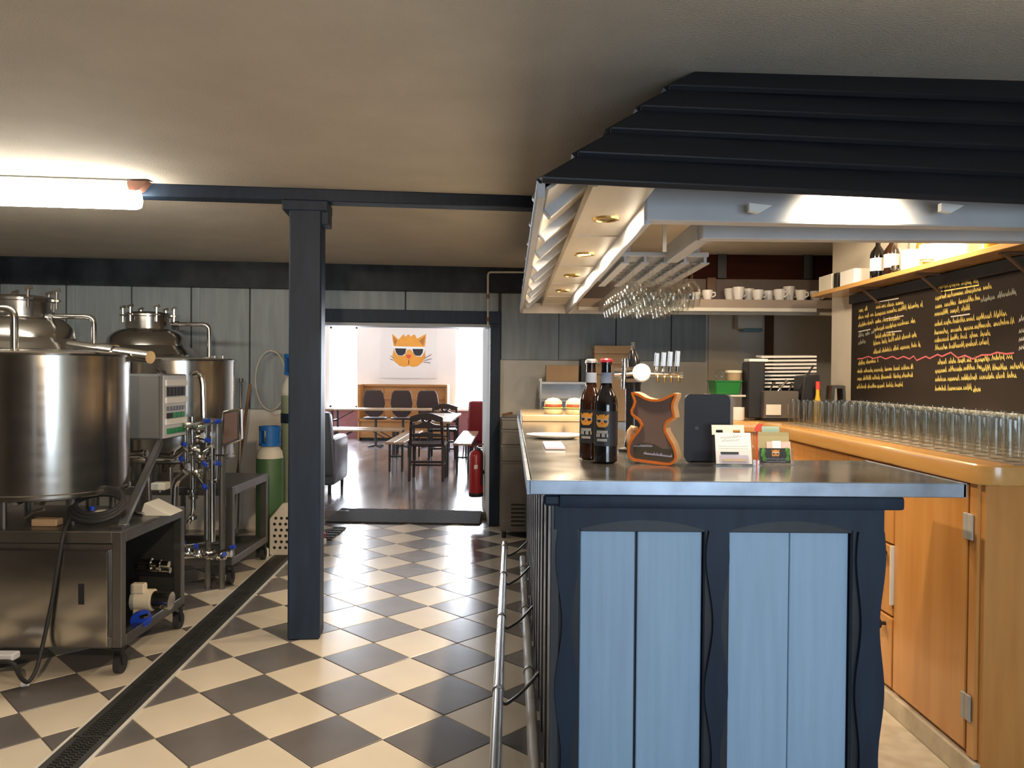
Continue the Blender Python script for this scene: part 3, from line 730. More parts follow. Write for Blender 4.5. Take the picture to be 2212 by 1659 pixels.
o = MB().box(2.03, 2.15, 4.96, 5.02, SZ, SZ + .10).build('carton', 'black', bevel=.002); tag(o, 'slim black carton between two pale cartons on the bottle shelf', 'box')
o = MB().box(2.03, 2.16, 5.05, 5.26, SZ, SZ + .105).build('carton', 'off_white', bevel=.002); tag(o, 'grey white carton at the far corner end of the wall shelf', 'box')
bottle('bottle', 'dark bottle with bright label nearest the cartons on the shelf', 2.07, 4.50, .26, .042, 'bottle_black', (.18, .46))
bottle('bottle', 'dark brown bottle with a white label, second from the shelf cartons', 2.09, 4.38, .25, .040, 'bottle_brown', (.2, .5))
bottle('bottle', 'clear bottle with glints beside the dark bottles on the shelf', 2.07, 4.25, .25, .040, 'clear_glass', (.1, .18), lm='steel_bright')
o = MB().lathe([(0, 0), (.05, 0), (.052, .01), (.052, .10), (.046, .105), (0, .105)], (2.06, 4.10, SZ), 18).build('jar', 'label_cream'); tag(o, 'short cream jar in front of the shelf bottles', 'jar')
bottle('bottle', 'amber bottle behind the cream jar on the shelf', 2.155, 4.17, .26, .034, 'amber', (.2, .45))
bottle('bottle', 'clear bottle right of the cream jar on the shelf', 2.07, 3.95, .24, .042, 'clear_glass', (.15, .45))
o = MB().lathe([(0, 0), (.055, 0), (.057, .01), (.057, .17), (.05, .18), (0, .185)], (2.07, 3.78, SZ), 18).build('canister', 'white'); tag(o, 'tall white canister glaring under the shelf lamp', 'canister')
o = MB().lathe([(0, 0), (.05, 0), (.052, .01), (.06, .12), (.055, .125), (0, .12)], (2.07, 3.60, SZ), 18).build('canister', 'white'); tag(o, 'short white tub under the shelf lamp', 'canister')
o = MB().lathe([(0, 0), (.045, 0), (.047, .01), (.047, .09), (.04, .11), (0, .115)], (2.06, 3.38, SZ), 18).build('jar', 'yellow_jar'); tag(o, 'yellow jar at the near end of the bottle shelf', 'jar')

# ---------------------------------------------------------------- chalkboard
CXB = 2.17
t = thing('chalkboard', 'large chalkboard menu with yellow handwriting on the right wall', 'chalkboard', (CXB, 3.8, 1.24))
MB().box(CXB, 2.2, 2.0, 5.07, 1.245, 1.905).build('slate', 'chalkboard', t)
MB().box(CXB - .02, 2.2, 2.0, 5.07, 1.862, 1.918).build('top_rail', 'black', t, bevel=.002)
MB().box(CXB - .03, 2.2, 2.0, 5.07, 1.228, 1.246).build('ledge', 'wall_cream', t)
def ck(x, y): return atX(1800 + x / 4.61, 540 + y / 4.61, CXB - 0.0015)
def scribble(p, q, hgt, mat, seed):
    rnd = random.Random(seed); mb = MB(); d = q - p; ln = d.length; d.normalize(); up = Vector((0, 0, 1)); x = 0.0
    while x < ln - .01:
        wl_ = rnd.uniform(.05, .13); pts = []; xx = x; e = min(x + wl_, ln)
        while xx < e:
            lx = rnd.uniform(.010, .016); hh = hgt * (1.0 if rnd.random() < .3 else .55)
            pts += [p + d * xx, p + d * (xx + lx * .35) + up * hh, p + d * (xx + lx * .7) + up * hh * rnd.uniform(0, .5), p + d * (xx + lx) - up * (hgt * .2 if rnd.random() < .15 else 0)]
            xx += lx
        if len(pts) > 2: mb.ribbon(pts, .0042, (-1, 0, 0))
        x = e + .022
    return mb.build('chalk_line', mat, t)
Y_ = 'chalk_yellow'
lines = [((425, 585), (690, 540), Y_), ((255, 620), (340, 600), Y_), ((415, 660), (880, 560), Y_), ((250, 690), (390, 660), Y_), ((420, 730), (670, 690), Y_), ((250, 770), (400, 730), Y_),
         ((410, 810), (815, 720), Y_), ((250, 870), (400, 830), 'chalk_grey'), ((415, 880), (610, 850), Y_), ((400, 950), (820, 860), Y_), ((250, 945), (340, 915), 'chalk_grey'), ((400, 1035), (860, 960), Y_),
         ((250, 1145), (450, 1115), Y_), ((240, 1225), (790, 1185), Y_), ((240, 1300), (785, 1265), Y_), ((235, 1380), (710, 1360), Y_),
         ((1045, 385), (1440, 325), Y_), ((1015, 500), (1570, 385), Y_), ((1015, 585), (1460, 495), Y_), ((1470, 520), (1860, 430), 'chalk_grey'), ((1010, 660), (1350, 595), Y_),
         ((1010, 760), (1710, 655), Y_), ((1010, 845), (1800, 730), Y_), ((1010, 920), (1560, 850), Y_), ((1015, 1000), (1555, 935), Y_), ((1040, 1140), (1360, 1115), Y_), ((1410, 1120), (1780, 1080), Y_),
         ((1015, 1225), (1475, 1185), Y_), ((1480, 1205), (1899, 1180), Y_), ((1015, 1310), (1820, 1270), Y_), ((1015, 1405), (1370, 1390), Y_), ((1395, 1415), (1470, 1405), Y_),
         ((1850, 720), (1899, 705), 'chalk_white'), ((1850, 830), (1899, 815), 'chalk_white'), ((1850, 915), (1899, 900), 'chalk_white'), ((1850, 1000), (1899, 985), 'chalk_white')]
for i, (a, b, m) in enumerate(lines): scribble(ck(*a), ck(*b), .030, m, i)
for a, b, m in (((420, 522), (650, 482), 'chalk_white'), ((1050, 418), (1450, 350), Y_), ((520, 687), (700, 655), 'chalk_white'), ((535, 822), (680, 805), 'chalk_white'), ((250, 815), (370, 790), 'chalk_white'), ((1170, 665), (1360, 638), 'chalk_white')):
    MB().ribbon([ck(*a), ck(*b)], .006, (-1, 0, 0)).build('chalk_line', m, t)
zig = [(240, 1085), (290, 1080), (350, 1060), (400, 1080), (470, 1062), (520, 1085), (590, 1060), (640, 1085), (700, 1060), (760, 1085), (800, 1055), (830, 1100), (920, 1060), (960, 1080), (1040, 1040), (1080, 1060), (1170, 1020), (1240, 1075), (1310, 1050), (1390, 1085), (1480, 1045), (1560, 1045), (1630, 1020), (1720, 1035), (1800, 1025)]
MB().ribbon([ck(*p) for p in zig], .008, (-1, 0, 0)).build('chalk_line', 'chalk_pink', t)

# ================================================================ THINGS ON THE BAR
def cn(x, y): return ((x - 1058) / 275.0, -(y - 815) / 275.0)
FACE = [cn(*p) for p in ((922, 682), (945, 700), (975, 728), (1000, 700), (1016, 684), (1028, 706), (1046, 690), (1062, 688), (1072, 706), (1092, 688), (1108, 690), (1122, 720), (1150, 705), (1196, 680), (1192, 740), (1184, 790), (1192, 860), (1172, 905), (1130, 940), (1090, 947), (1058, 938), (1020, 947), (985, 938), (945, 905), (926, 860), (940, 790), (928, 740))]
EARS = [[cn(*p) for p in ((930, 700), (965, 735), (945, 778))], [cn(*p) for p in ((1190, 698), (1140, 735), (1172, 778))]]
SPECS = [cn(*p) for p in ((934, 782), (1188, 786), (1182, 830), (1160, 864), (1115, 862), (1090, 830), (1074, 808), (1046, 808), (1036, 832), (1020, 858), (975, 860), (948, 830))]
LENS = [[cn(*p) for p in ((946, 798), (1038, 800), (1030, 838), (1008, 856), (975, 856), (955, 832))], [cn(*p) for p in ((1086, 802), (1174, 802), (1168, 836), (1150, 858), (1112, 856), (1096, 836))]]
NOSE = [cn(*p) for p in ((1034, 850), (1078, 850), (1072, 868), (1058, 882), (1042, 868))]
WHISK = [[cn(*p) for p in q] for q in (((1180, 880), (1240, 845)), ((1182, 895), (1244, 880)), ((1176, 908), (1230, 912)), ((938, 882), (912, 858)), ((938, 896), (908, 884)), ((1058, 890), (1056, 925)))]
def inpoly(p, poly):
    x, y = p; c = False; j = len(poly) - 1
    for i in range(len(poly)):
        xi, yi = poly[i]; xj, yj = poly[j]
        if (yi > y) != (yj > y) and x < (xj - xi) * (y - yi) / (yj - yi) + xi: c = not c
        j = i
    return c
def cat_flat(parent, c, wdt, nrm=Vector((0, -1, 0)), right=Vector((1, 0, 0)), up=Vector((0, 0, 1)), th=.0015):
    def f(k): return lambda a, b: c + right * (a * wdt) + up * (b * wdt) + nrm * (th * k)
    for nm, polys, mat, k in (('cat_face', [FACE], 'cat_orange', 1), ('cat_ear', EARS, 'cat_ear', 2), ('sunglasses', [SPECS], 'white', 3), ('lens', LENS, 'lens_black', 4), ('nose', [NOSE], 'red_nose', 3)):
        for pl in polys: MB().prism(pl, f(k - 1), f(k)).build(nm, mat, parent)
    mb = MB()
    for a, b in WHISK: mb.ribbon([f(3)(*a), f(3)(*b)], wdt * .014, nrm)
    mb.build('whiskers', 'chair_wood', parent)

def beer_bottle(label, px, py, capmat, body, r=.041, hgt=.365, yaw=0.0):
    b = atZ(px, py, BT + .001); b.y += r
    t = thing('beer_bottle', label, 'bottle', b, group='beer bottles on the bar')
    prof = [(0, .004), (r * .7, 0), (r, .008), (r, hgt * .55), (r * .96, hgt * .60), (r * .78, hgt * .66), (r * .55, hgt * .71), (r * .47, hgt * .76), (r * .42, hgt * .90), (r * .42, hgt * .945), (r * .5, hgt * .95), (r * .5, hgt * .965), (r * .4, hgt * .97), (0, hgt * .97)]
    MB().lathe(prof, b, 28).build('glass_body', body, t)
    MB().lathe([(r * .44, hgt * .968), (r * .56, hgt * .962), (r * .54, hgt * .985), (r * .38, hgt), (0, hgt)], b, 20).build('cap', capmat, t)
    lb = MB().lathe([(r + .0006, hgt * .17), (r + .0006, hgt * .50)], b, 28).build('label', 'label_dark', t)
    MB().lathe([(r * .51, hgt * .765), (r * .47, hgt * .865)], b, 20).build('neck_label', 'label_print_blue', t)
    # emblem wrapped round the label
    W = .048; N = 30; cells = {}
    for i in range(N):
        for j in range(N):
            u = (i + .5) / N - .5; v = (j + .5) / N - .5
            m = None
            if inpoly((u, v), FACE): m = 'cat_orange'
            if inpoly((u, v), SPECS): m = 'label_print'
            if any(inpoly((u, v), L_) for L_ in LENS): m = 'lens_black'
            if inpoly((u, v), NOSE): m = 'red_nose'
            if m:
                mb = cells.setdefault(m, MB()); q = []
                for du, dv in ((0, 0), (1, 0), (1, 1), (0, 1)):
                    uu = (i + du) / N - .5; vv = (j + dv) / N - .5; a = yaw + uu * W / r
                    q.append(b + Vector((math.sin(a) * (r + .0012), -math.cos(a) * (r + .0012), hgt * .41 + vv * W)))
                mb.add(q, [(0, 1, 2, 3)])
    for m, mb in cells.items(): mb.build('emblem', m, lb)
    for k, (z, h, sp_) in enumerate(((.290, .010, .5), (.255, .012, .55), (.215, .009, .45))):
        mb = MB(); n = 8
        for i in range(n):
            a0 = yaw - sp_ / 1 + 2 * sp_ * i / n; q = []
            if i in (3, 6) and k == 1: continue
            for a, zz in ((a0, 0), (a0 + 1.5 * sp_ / n, 0), (a0 + 1.6 * sp_ / n, h), (a0 + .1 * sp_ / n, h)):
                q.append(b + Vector((math.sin(a) * (r + .0012), -math.cos(a) * (r + .0012), hgt * z + zz)))
            mb.add(q, [(0, 1, 2, 3)])
        mb.build('label_print', 'label_print', lb)
beer_bottle('brown beer bottle with silver cap, left of the pair on the bar', 1278, 995, 'cap_silver', 'bottle_brown', yaw=-.55)
beer_bottle('near black beer bottle with red cap beside the cat shaped sign', 1311, 1003, 'cap_red', 'bottle_black', yaw=-.45)

# cat shaped wooden sign
SY = 2.72
def sg(x, y): p = at(1340 + x / 8.731, 820 + y / 8.731, SY); return (p.x, p.z)
OUT = [sg(*p) for p in ((268, 178), (330, 168), (420, 200), (530, 268), (640, 300), (740, 302), (830, 285), (950, 222), (1030, 182), (1088, 190), (1085, 260), (1040, 370), (1030, 450), (1052, 560), (1060, 640), (1000, 690), (930, 730), (895, 810), (902, 900), (960, 1010), (1030, 1130), (1075, 1260), (1095, 1380), (1060, 1470), (980, 1530), (880, 1538), (600, 1515), (300, 1488), (230, 1430), (200, 1330), (205, 1200), (250, 1090), (330, 970), (400, 880), (445, 800), (400, 720), (320, 660), (268, 600), (258, 520), (300, 430), (325, 350), (295, 270))]
cxs = sum(p[0] for p in OUT) / len(OUT); OUT = [(cxs + (a - cxs) * 1.09, b) for a, b in OUT]; czs = sum(p[1] for p in OUT) / len(OUT)
def inset(poly, d):
    n = len(poly); o = []
    for i in range(n):
        a, b, c = Vector(poly[i - 1]), Vector(poly[i]), Vector(poly[(i + 1) % n])
        e = (c - a).normalized(); nn = Vector((e.y, -e.x))
        o.append(tuple(b - nn * d) if SIGN > 0 else tuple(b + nn * d))
    return o
ar = sum(OUT[i][0] * OUT[(i + 1) % len(OUT)][1] - OUT[(i + 1) % len(OUT)][0] * OUT[i][1] for i in range(len(OUT)))
SIGN = 1 if ar > 0 else -1
INN = inset(OUT, .0085)
base = Vector((cxs, SY + .02, BT + .001)); minz = min(p[1] for p in OUT); dzs = BT + .001 - minz
t = thing('cat_sign', 'orange rimmed wooden sign shaped like a sitting cat on the bar', 'sign', base)
def pl(yy): return lambda a, b: (a, yy, b + dzs)
n = len(OUT); mb = MB()
ring_f = [Vector((a, SY, b + dzs)) for a, b in OUT]; ring_i = [Vector((a, SY, b + dzs)) for a, b in INN]
ring_d = [Vector((a, SY + .010, b + dzs)) for a, b in INN]
mb.v = ring_f + ring_i + ring_d
for i in range(n):
    j = (i + 1) % n; mb.f += [(i, j, n + j, n + i), (n + i, n + j, 2 * n + j, 2 * n + i)]
mb.build('rim', 'sign_orange', t)
bod = MB().prism(OUT, pl(SY + .055), pl(SY + .0105))
k = len(bod.v); bod.v += ring_f + [p + Vector((0, .0105, 0)) for p in ring_f]
for i in range(n):
    j = (i + 1) % n; bod.f.append((k + i, k + j, k + n + j, k + n + i))
bod.build('wooden_body', 'sign_wood', t)
MB().prism(INN, pl(SY + .0095), pl(SY + .006)).build('face_plate', 'sign_face', t)
lw = [(cxs + (a - cxs) * 1.07, b) for a, b in [sg(*p) for p in ((292, 1225), (420, 1150), (560, 1130), (700, 1160), (830, 1230), (1015, 1240), (1040, 1330), (1035, 1400), (960, 1462), (880, 1468), (600, 1448), (330, 1420), (300, 1380))]]
MB().prism(lw, pl(SY + .006), pl(SY + .005)).build('dark_label', 'sign_label', t)
def scr(p, q, h, wd, seed, mat, par, nrm=(0, -1, 0), lx0=.004):
    rnd = random.Random(seed); d = q - p; ln = d.length; d.normalize(); up = Vector((0, 0, 1)); pts = []; x = 0
    while x < ln:
        lx = rnd.uniform(.8, 1.3) * lx0; hh = h * (1 if rnd.random() < .35 else .6)
        pts += [p + d * x, p + d * (x + lx * .4) + up * hh, p + d * (x + lx * .7) + up * hh * .2]; x += lx
    return MB().ribbon(pts, wd, nrm).build('lettering', mat, par)
def sgp(x, y, yy): a, b = sg(x, y); return Vector((a, yy, b + dzs))
scr(sgp(285, 1215, SY + .0045), sgp(660, 1205, SY + .0045), .009, .0016, 5, 'sign_print', t)
scr(sgp(480, 1350, SY + .0045), sgp(1030, 1385, SY + .0045), .011, .0020, 6, 'sign_print', t)
tail = [at(1340 + x / 8.731, 820 + y / 8.731, SY + .03) + Vector((0, 0, dzs)) for x, y in ((290, 1400), (190, 1300), (140, 1180), (120, 1050), (140, 930), (190, 860), (240, 870), (255, 930))]
MB().tube(tail, [.012, .012, .013, .013, .013, .012, .011, .008], 10).build('tail', 'sign_wood', t)
t.rotation_euler = (0, 0, R(-28))

# dark tablet on a stand
b = atZ(1530, 1000, BT + .001); TY = b.y + .02
a0, a1 = at(1478, 1000, TY), at(1578, 852, TY)
t = thing('tablet_stand', 'dark rounded tablet standing with its back to the viewer behind the leaflets', 'tablet', b)
def rrect(x0, x1, z0, z1, r):
    o = []
    for cx_, cz_, s in ((x1 - r, z1 - r, 0), (x0 + r, z1 - r, 90), (x0 + r, z0 + r, 180), (x1 - r, z0 + r, 270)):
        o += [(cx_ + r * math.cos(R(s + 15 * k)), cz_ + r * math.sin(R(s + 15 * k))) for k in range(7)]
    return o
MB().prism(rrect(a0.x, a1.x, BT + .004, a1.z, .022), lambda a, b: (a, TY + .012, b), lambda a, b: (a, TY, b)).build('screen_back', 'tablet', t)
MB().prism(rrect(a0.x + .004, a1.x + .014, BT + .004, a1.z - .001, .022), lambda a, b: (a, TY + .028, b), lambda a, b: (a, TY + .0125, b)).build('screen', 'tablet_edge', t)
MB().box(a0.x + .02, a1.x - .02, TY - .0, TY + .09, BT + .001, BT + .009).build('foot', 'tablet', t, bevel=.003)
c = at(1505, 925, TY); MB().lathe([(0, -.001), (.007, -.001), (.007, 0)], (c.x, TY - .0003, c.z), 16, axis='y').build('camera_lens', 'black', t)

# leaflet holders
def holder(label, px0, px1, pyb, pyt, fill):
    b = atZ((px0 + px1) / 2, pyb, BT + .001); Y = b.y
    t = thing('leaflet_holder', label, 'leaflet holder', b, group='leaflet holders on the bar')
    x0, x1 = at(px0, pyb, Y).x, at(px1, pyb, Y).x; zt_ = at(px0, pyt, Y).z
    hh = zt_ - BT
    MB().hexa([(x0, Y + .030, BT + .001), (x1, Y + .030, BT + .001), (x1, Y + .032, BT + .001), (x0, Y + .032, BT + .001)], [(x0, Y + .055, zt_), (x1, Y + .055, zt_), (x1, Y + .057, zt_), (x0, Y + .057, zt_)]).build('back_plate', 'acrylic', t)
    MB().hexa([(x0, Y, BT + .001), (x1, Y, BT + .001), (x1, Y + .002, BT + .001), (x0, Y + .002, BT + .001)], [(x0, Y + .012, BT + hh * .42), (x1, Y + .012, BT + hh * .42), (x1, Y + .014, BT + hh * .42), (x0, Y + .014, BT + hh * .42)]).build('front_pocket', 'acrylic', t)
    for x in (x0, x1 - .002):
        MB().hexa([(x, Y, BT + .001), (x + .002, Y, BT + .001), (x + .002, Y + .032, BT + .001), (x, Y + .032, BT + .001)], [(x, Y + .012, BT + hh * .42), (x + .002, Y + .012, BT + hh * .42), (x + .002, Y + .045, BT + hh * .55), (x, Y + .045, BT + hh * .55)]).build('side_plate', 'acrylic', t)
    MB().box(x0, x1, Y, Y + .032, BT + .001, BT + .004).build('base_plate', 'acrylic', t)
    fill(t, x0, x1, Y, hh)
    return t
def sheet(t, nm, mat, xa, xb, za, zb, yo, Y, hh, th=.0015):
    f = lambda z: Y + .018 + yo + .03 * (z - BT) / hh
    return MB().hexa([(xa, f(za), za), (xb, f(za), za), (xb, f(za) + th, za), (xa, f(za) + th, za)], [(xa, f(zb), zb), (xb, f(zb), zb), (xb, f(zb) + th, zb), (xa, f(zb) + th, zb)]).build(nm, mat, t)
def fill1(t, x0, x1, Y, hh):
    w_ = x1 - x0; z = lambda k: BT + hh * k
    l = sheet(t, 'leaflet', 'white', x0 + .06 * w_, x1 - .06 * w_, z(.05), z(.86), .0, Y, hh)
    for a, b_, c_, d_ in ((0.0, .80, .93, 1.06), (0.0, .1, .80, .93), (.27, .52, .84, .93), (.7, .8, .80, .93)):
        sheet(t, 'card', 'off_white', x0 + w_ * a, x0 + w_ * b_, z(c_), z(d_), .006, Y, hh)
    f = lambda u, k, yo=-.0008: Vector((x0 + w_ * u, Y + .018 + yo + .03 * k, z(k)))
    scr(f(.2, .70), f(.68, .74), .012, .0013, 11, 'ink', t, lx0=.008); scr(f(.22, .62), f(.62, .655), .010, .0013, 12, 'label_print_blue', t, lx0=.008)
    for k in (.5, .44): scr(f(.14, k), f(.85, k), .003, .0007, int(k * 100), 'ink', t, lx0=.003)
    sheet(t, 'picture', 'label_dark', x0 + .18 * w_, x0 + .62 * w_, z(.30), z(.36), -.002, Y, hh); sheet(t, 'picture', 'paper_lilac', x0 + .15 * w_, x0 + .85 * w_, z(.06), z(.28), -.002, Y, hh)
    sheet(t, 'picture', 'board_wood', x0 + .2 * w_, x0 + .8 * w_, z(.12), z(.18), -.004, Y, hh)
def fill2(t, x0, x1, Y, hh):
    w_ = x1 - x0; z = lambda k: BT + hh * k
    sheet(t, 'leaflet', 'paper_mint', x0 + .22 * w_, x0 + .72 * w_, z(.7), z(1.06), .014, Y, hh)
    sheet(t, 'leaflet', 'paper_olive', x0 + .06 * w_, x1 - .04 * w_, z(.05), z(.90), .008, Y, hh)
    sheet(t, 'leaflet', 'paper_pink', x0 + .30 * w_, x1 - .02 * w_, z(.05), z(.64), .004, Y, hh); sheet(t, 'leaflet', 'white', x0 + .46 * w_, x0 + .70 * w_, z(.42), z(.66), .002, Y, hh)
    sheet(t, 'leaflet', 'black', x0 + .08 * w_, x1 - .06 * w_, z(.05), z(.46), -.001, Y, hh)
    f = lambda u, k, yo=-.003: Vector((x0 + w_ * u, Y + .018 + yo + .03 * k, z(k)))
    cat_flat(t, f(.52, .32), .028, th=.0004)
    for u, k in ((.18, .38), (.16, .28), (.20, .17), (.86, .40), (.88, .30), (.86, .18)):
        c = f(u, k); MB().lathe([(0, -.010), (.006, -.006), (.008, 0), (.005, .007), (0, .011)], c, 8, sy=.15).build('hop_print', 'hops_green', t)
    for k in (.15, .08): scr(f(.24, k), f(.80, k), .007, .0016, int(k * 70), 'label_print_blue', t, lx0=.006)
holder('clear leaflet holder with white leaflets beside the dark tablet', 1545, 1634, 1007, 925, fill1)
holder('clear leaflet holder with dark cat and hops leaflet on the bar', 1640, 1717, 1005, 928, fill2)
p = atZ(1640, 960, BT); o = MB().hexa([at(1628, 930, 2.72), at(1640, 932, 2.72), at(1640, 932, 2.74), at(1628, 930, 2.74)], [at(1634, 918, 2.72), at(1650, 914, 2.72), at(1650, 914, 2.74), at(1634, 918, 2.74)])
q0 = at(1636, 931, 2.73); o.tube([q0, Vector((q0.x, 2.73, BT + .001))], .002, 6)
o = o.build('paper_flag', 'red_nose'); tag(o, 'small red paper flag on a stick between the leaflet holders', 'flag')

# beer tower
Y = 3.2; X0 = at(1367, 900, Y).x
t = thing('beer_tower', 'chrome beer tap tower with white disc behind the bottles', 'beer tap', (X0, Y, BT))
MB().lathe([(0, 0), (.06, 0), (.06, .012), (.035, .02), (.03, .05), (.03, .26), (.033, .28), (0, .28)], (X0, Y, BT), 20).build('column', 'black_gloss', t)
pc = at(1386, 805, Y - .08)
MB().tube([at(1326, 808, Y), at(1372, 806, Y)], .022, 16).build('barrel', 'chrome', t)
MB().tube([at(1400, 808, Y), at(1474, 811, Y + .02)], .011, 14).build('barrel', 'chrome', t)
MB().tube([pc, pc + Vector((0, .09, 0))], .026, 18).build('barrel', 'chrome', t)
MB().lathe([(0, -.010), (.030, -.008), (.036, -.002), (.036, .004), (0, .004)], pc, 24, axis='y').build('disc', 'porcelain', t)
MB().tube([at(1347, 840, Y - .03), at(1349, 775, Y - .03)], .009, 12).build('upright', 'chrome', t)
for i, px in enumerate((1418, 1433, 1447, 1463)):
    c0, c1 = at(px - 1, 803, Y), at(px, 792, Y); h0, h1 = at(px, 792, Y), at(px + 2, 762 - i * 1.5, Y)
    MB().tube([c0, c1], .007, 10).build('tap_body', 'chrome', t)
    MB().bar(h0, h1, .018, .012, up=(0, 1, 0)).build('tap_handle', 'steel_dull', t, bevel=.002)
    s0 = at(px, 810, Y - .005); MB().tube(bend([s0, s0 + Vector((0, -.03, -.002)), s0 + Vector((0, -.034, -.03))], .01), .005, 8).build('spout', 'brass', t)
k0, k1 = at(1370, 792, Y + .05), at(1367, 757, Y + .05)
MB().tube([k0, k0.lerp(k1, .5), k1], [.026, .024, .012], 14).build('black_handle', 'black_gloss', t)
for i in range(4): MB().lathe([(.004, -.003), (.011, 0), (.004, .003)], k1 + Vector((.001, 0, .006 + .008 * i)), 12).build('finial', 'chrome', t)

# plate, napkin, sandwiches on a wooden board
p = atZ(1200, 946, BT + .001)
o = MB().lathe([(0, .004), (.09, .004), (.10, .001), (.105, .001), (.165, .016), (.168, .020), (.10, .008), (0, .008)], (p.x, p.y, BT), 40, sx=.85, sy=.62).build('plate', 'white'); tag(o, 'bright white oval plate lying on the bar worktop', 'plate')
a, b = atZ(1178, 972, BT), atZ(1212, 959, BT)
o = MB().box(a.x, b.x, a.y, b.y, BT + .0015, BT + .012).build('napkin_stack', 'paper_lilac', bevel=.002); tag(o, 'grey blue folded napkins in front of the white plate', 'napkins')
o = MB().box(0.066, 0.56, 5.15, 6.0, BT + .0015, BT + .042).build('wooden_board', 'board_wood', bevel=.004); tag(o, 'pale wooden board at the far end of the bar worktop', 'board')
for i, (px, l) in enumerate(((1195, 'filled white bread roll with tomato left of the beer bottles'), (1241, 'filled white bread roll half hidden behind the brown beer bottle'))):
    c = at(px, 893, 5.32); c.z = BT + .0425
    t = thing('bread_roll', l, 'sandwich', c, group='filled rolls on the wooden board')
    w_ = .064
    MB().lathe([(0, 0), (w_ * .85, .002), (w_, .02), (w_ * .9, .035), (0, .037)], c, 16, sy=.9).build('lower_half', 'bread', t)
    MB().lathe([(w_ * .7, .036), (w_ * 1.1, .04), (w_ * 1.0, .046), (0, .048)], c, 14, sy=.9).build('lettuce', 'lettuce', t)
    MB().lathe([(0, .048), (w_ * .9, .048), (w_ * .95, .054), (w_ * .9, .064), (0, .064)], c, 14, sy=.9).build('tomato', 'tomato', t)
    MB().lathe([(0, .064), (w_ * .95, .066), (w_ * .9, .085), (w_ * .55, .104), (0, .11)], c, 16, sy=.9).build('upper_half', 'bread', t)

# steel cabinet and rack at the end of the bar
t = thing('steel_cabinet', 'stainless cabinet with drawers and louvres past the end of the bar', 'cabinet', (0.2, 6.95, 0))
MB().box(-0.09, 0.60, 6.70, 7.22, 0.06, 1.03).build('carcass', 'steel_dull', t, bevel=.004)
for z0, z1 in ((.93, 1.01), (.80, .91), (.66, .78)):
    MB().box(-0.083, 0.59, 6.685, 6.70, z0, z1).build('drawer', 'steel_dull', t, bevel=.004)
MB().box(-0.083, 0.59, 6.69, 6.70, .08, .64).build('door', 'steel_dull', t, bevel=.004)
for k in range(6): MB().box(-0.0, 0.12, 6.682, 6.692, .11 + k * .035, .125 + k * .035).build('louvre', 'black', t)
for x, y in ((-.06, 6.75), (.56, 6.75), (-.06, 7.17), (.56, 7.17)): MB().lathe([(.02, 0), (.02, .06), (0, .06)], (x, y, 0), 10).build('foot', 'black', t)
o = MB().bar((-.07, 6.8, 1.045), (.0, 6.85, 1.06), .03, .02).build('wood_scrap', 'wood_handle'); tag(o, 'brown wooden piece lying on the stainless cabinet', 'wood piece')
t = thing('metal_rack', 'small grey metal rack under a cardboard box at the back', 'rack', (.43, 6.8, 1.03))
for z in (1.165, 1.315): MB().box(.24, .66, 6.62 + .1, 6.98, z, z + .02).build('shelf', 'steel_dull', t)
for x in (.245, .65):
    for y in (6.725, 6.97): MB().box(x - .008, x + .008, y - .008, y + .008, 1.031, 1.36).build('post', 'steel_dull', t)
MB().box(.24, .66, 6.97, 6.985, 1.04, 1.33).build('back_plate', 'steel_dull', t)
o = MB().box(.29, .565, 6.74, 6.95, 1.336, 1.475).build('cardboard_box', 'cardboard', bevel=.003); tag(o, 'brown cardboard box on the small metal rack', 'box')
o = MB().box(.585, .66, 6.74, 6.95, 1.336, 1.53).build('black_box', 'black', bevel=.004); tag(o, 'black box beside the cardboard box on the rack', 'box')
t = thing('wooden_crate', 'brown wooden crate behind the beer bottles at the back wall', 'crate', (.92, 6.9, 1.0))
c0, c1 = at(1283, 790, 6.85), at(1345, 752, 6.85)
for k in range(3): MB().box(c0.x, c1.x + .1, 6.83, 6.85, c1.z - .05 - k * .09, c1.z - k * .09 + .02).build('slat', 'cardboard', t, bevel=.003)
MB().box(c0.x + .005, c1.x + .095, 6.851, 7.1, 1.0, c1.z).build('body', 'cardboard', t)
o = MB().box(.66, 1.1, 6.75, 7.2, 0, 1.0).build('side_table', 'steel_dull', bevel=.005); tag(o, 'plain metal sideboard under the wooden crate', 'sideboard')

# ---------------------------------------------------------------- things on the wooden worktop by the corner
WT = 1.111
t = thing('cutlery_caddy', 'black caddy of cutlery with white tag at the worktop corner', 'caddy', (1.75, 5.2, WT))
MB().box(1.615, 2.04, 5.03, 5.26, WT, WT + .012).build('tray', 'black', t, bevel=.004)
a0, a1 = at(1648, 893, 5.08), at(1724, 845, 5.08)
MB().box(a0.x, a1.x, 5.06, 5.20, WT + .013, a1.z).build('pocket', 'tablet_edge', t, bevel=.006)
b0, b1 = at(1724, 893, 5.08), at(1768, 812, 5.08)
MB().hexa([(b0.x, 5.06, WT + .013), (b1.x + .02, 5.06, WT + .013), (b1.x + .02, 5.24, WT + .013), (b0.x, 5.24, WT + .013)], [(b0.x + .03, 5.06, b1.z), (b1.x, 5.06, b1.z + .01), (b1.x, 5.24, b1.z + .01), (b0.x + .03, 5.24, b1.z)]).build('pocket', 'black', t, bevel=.006)
c0, c1 = at(1612, 890, 5.15), at(1650, 782, 5.15)
MB().box(c0.x, c1.x, 5.12, 5.26, WT + .013, c1.z).build('pocket', 'black', t, bevel=.008)
d0, d1 = at(1655, 897, 5.05), at(1688, 874, 5.05)
MB().box(d0.x, d1.x, 5.052, 5.058, d0.z, d1.z).build('price_tag', 'off_white', t, bevel=.002)
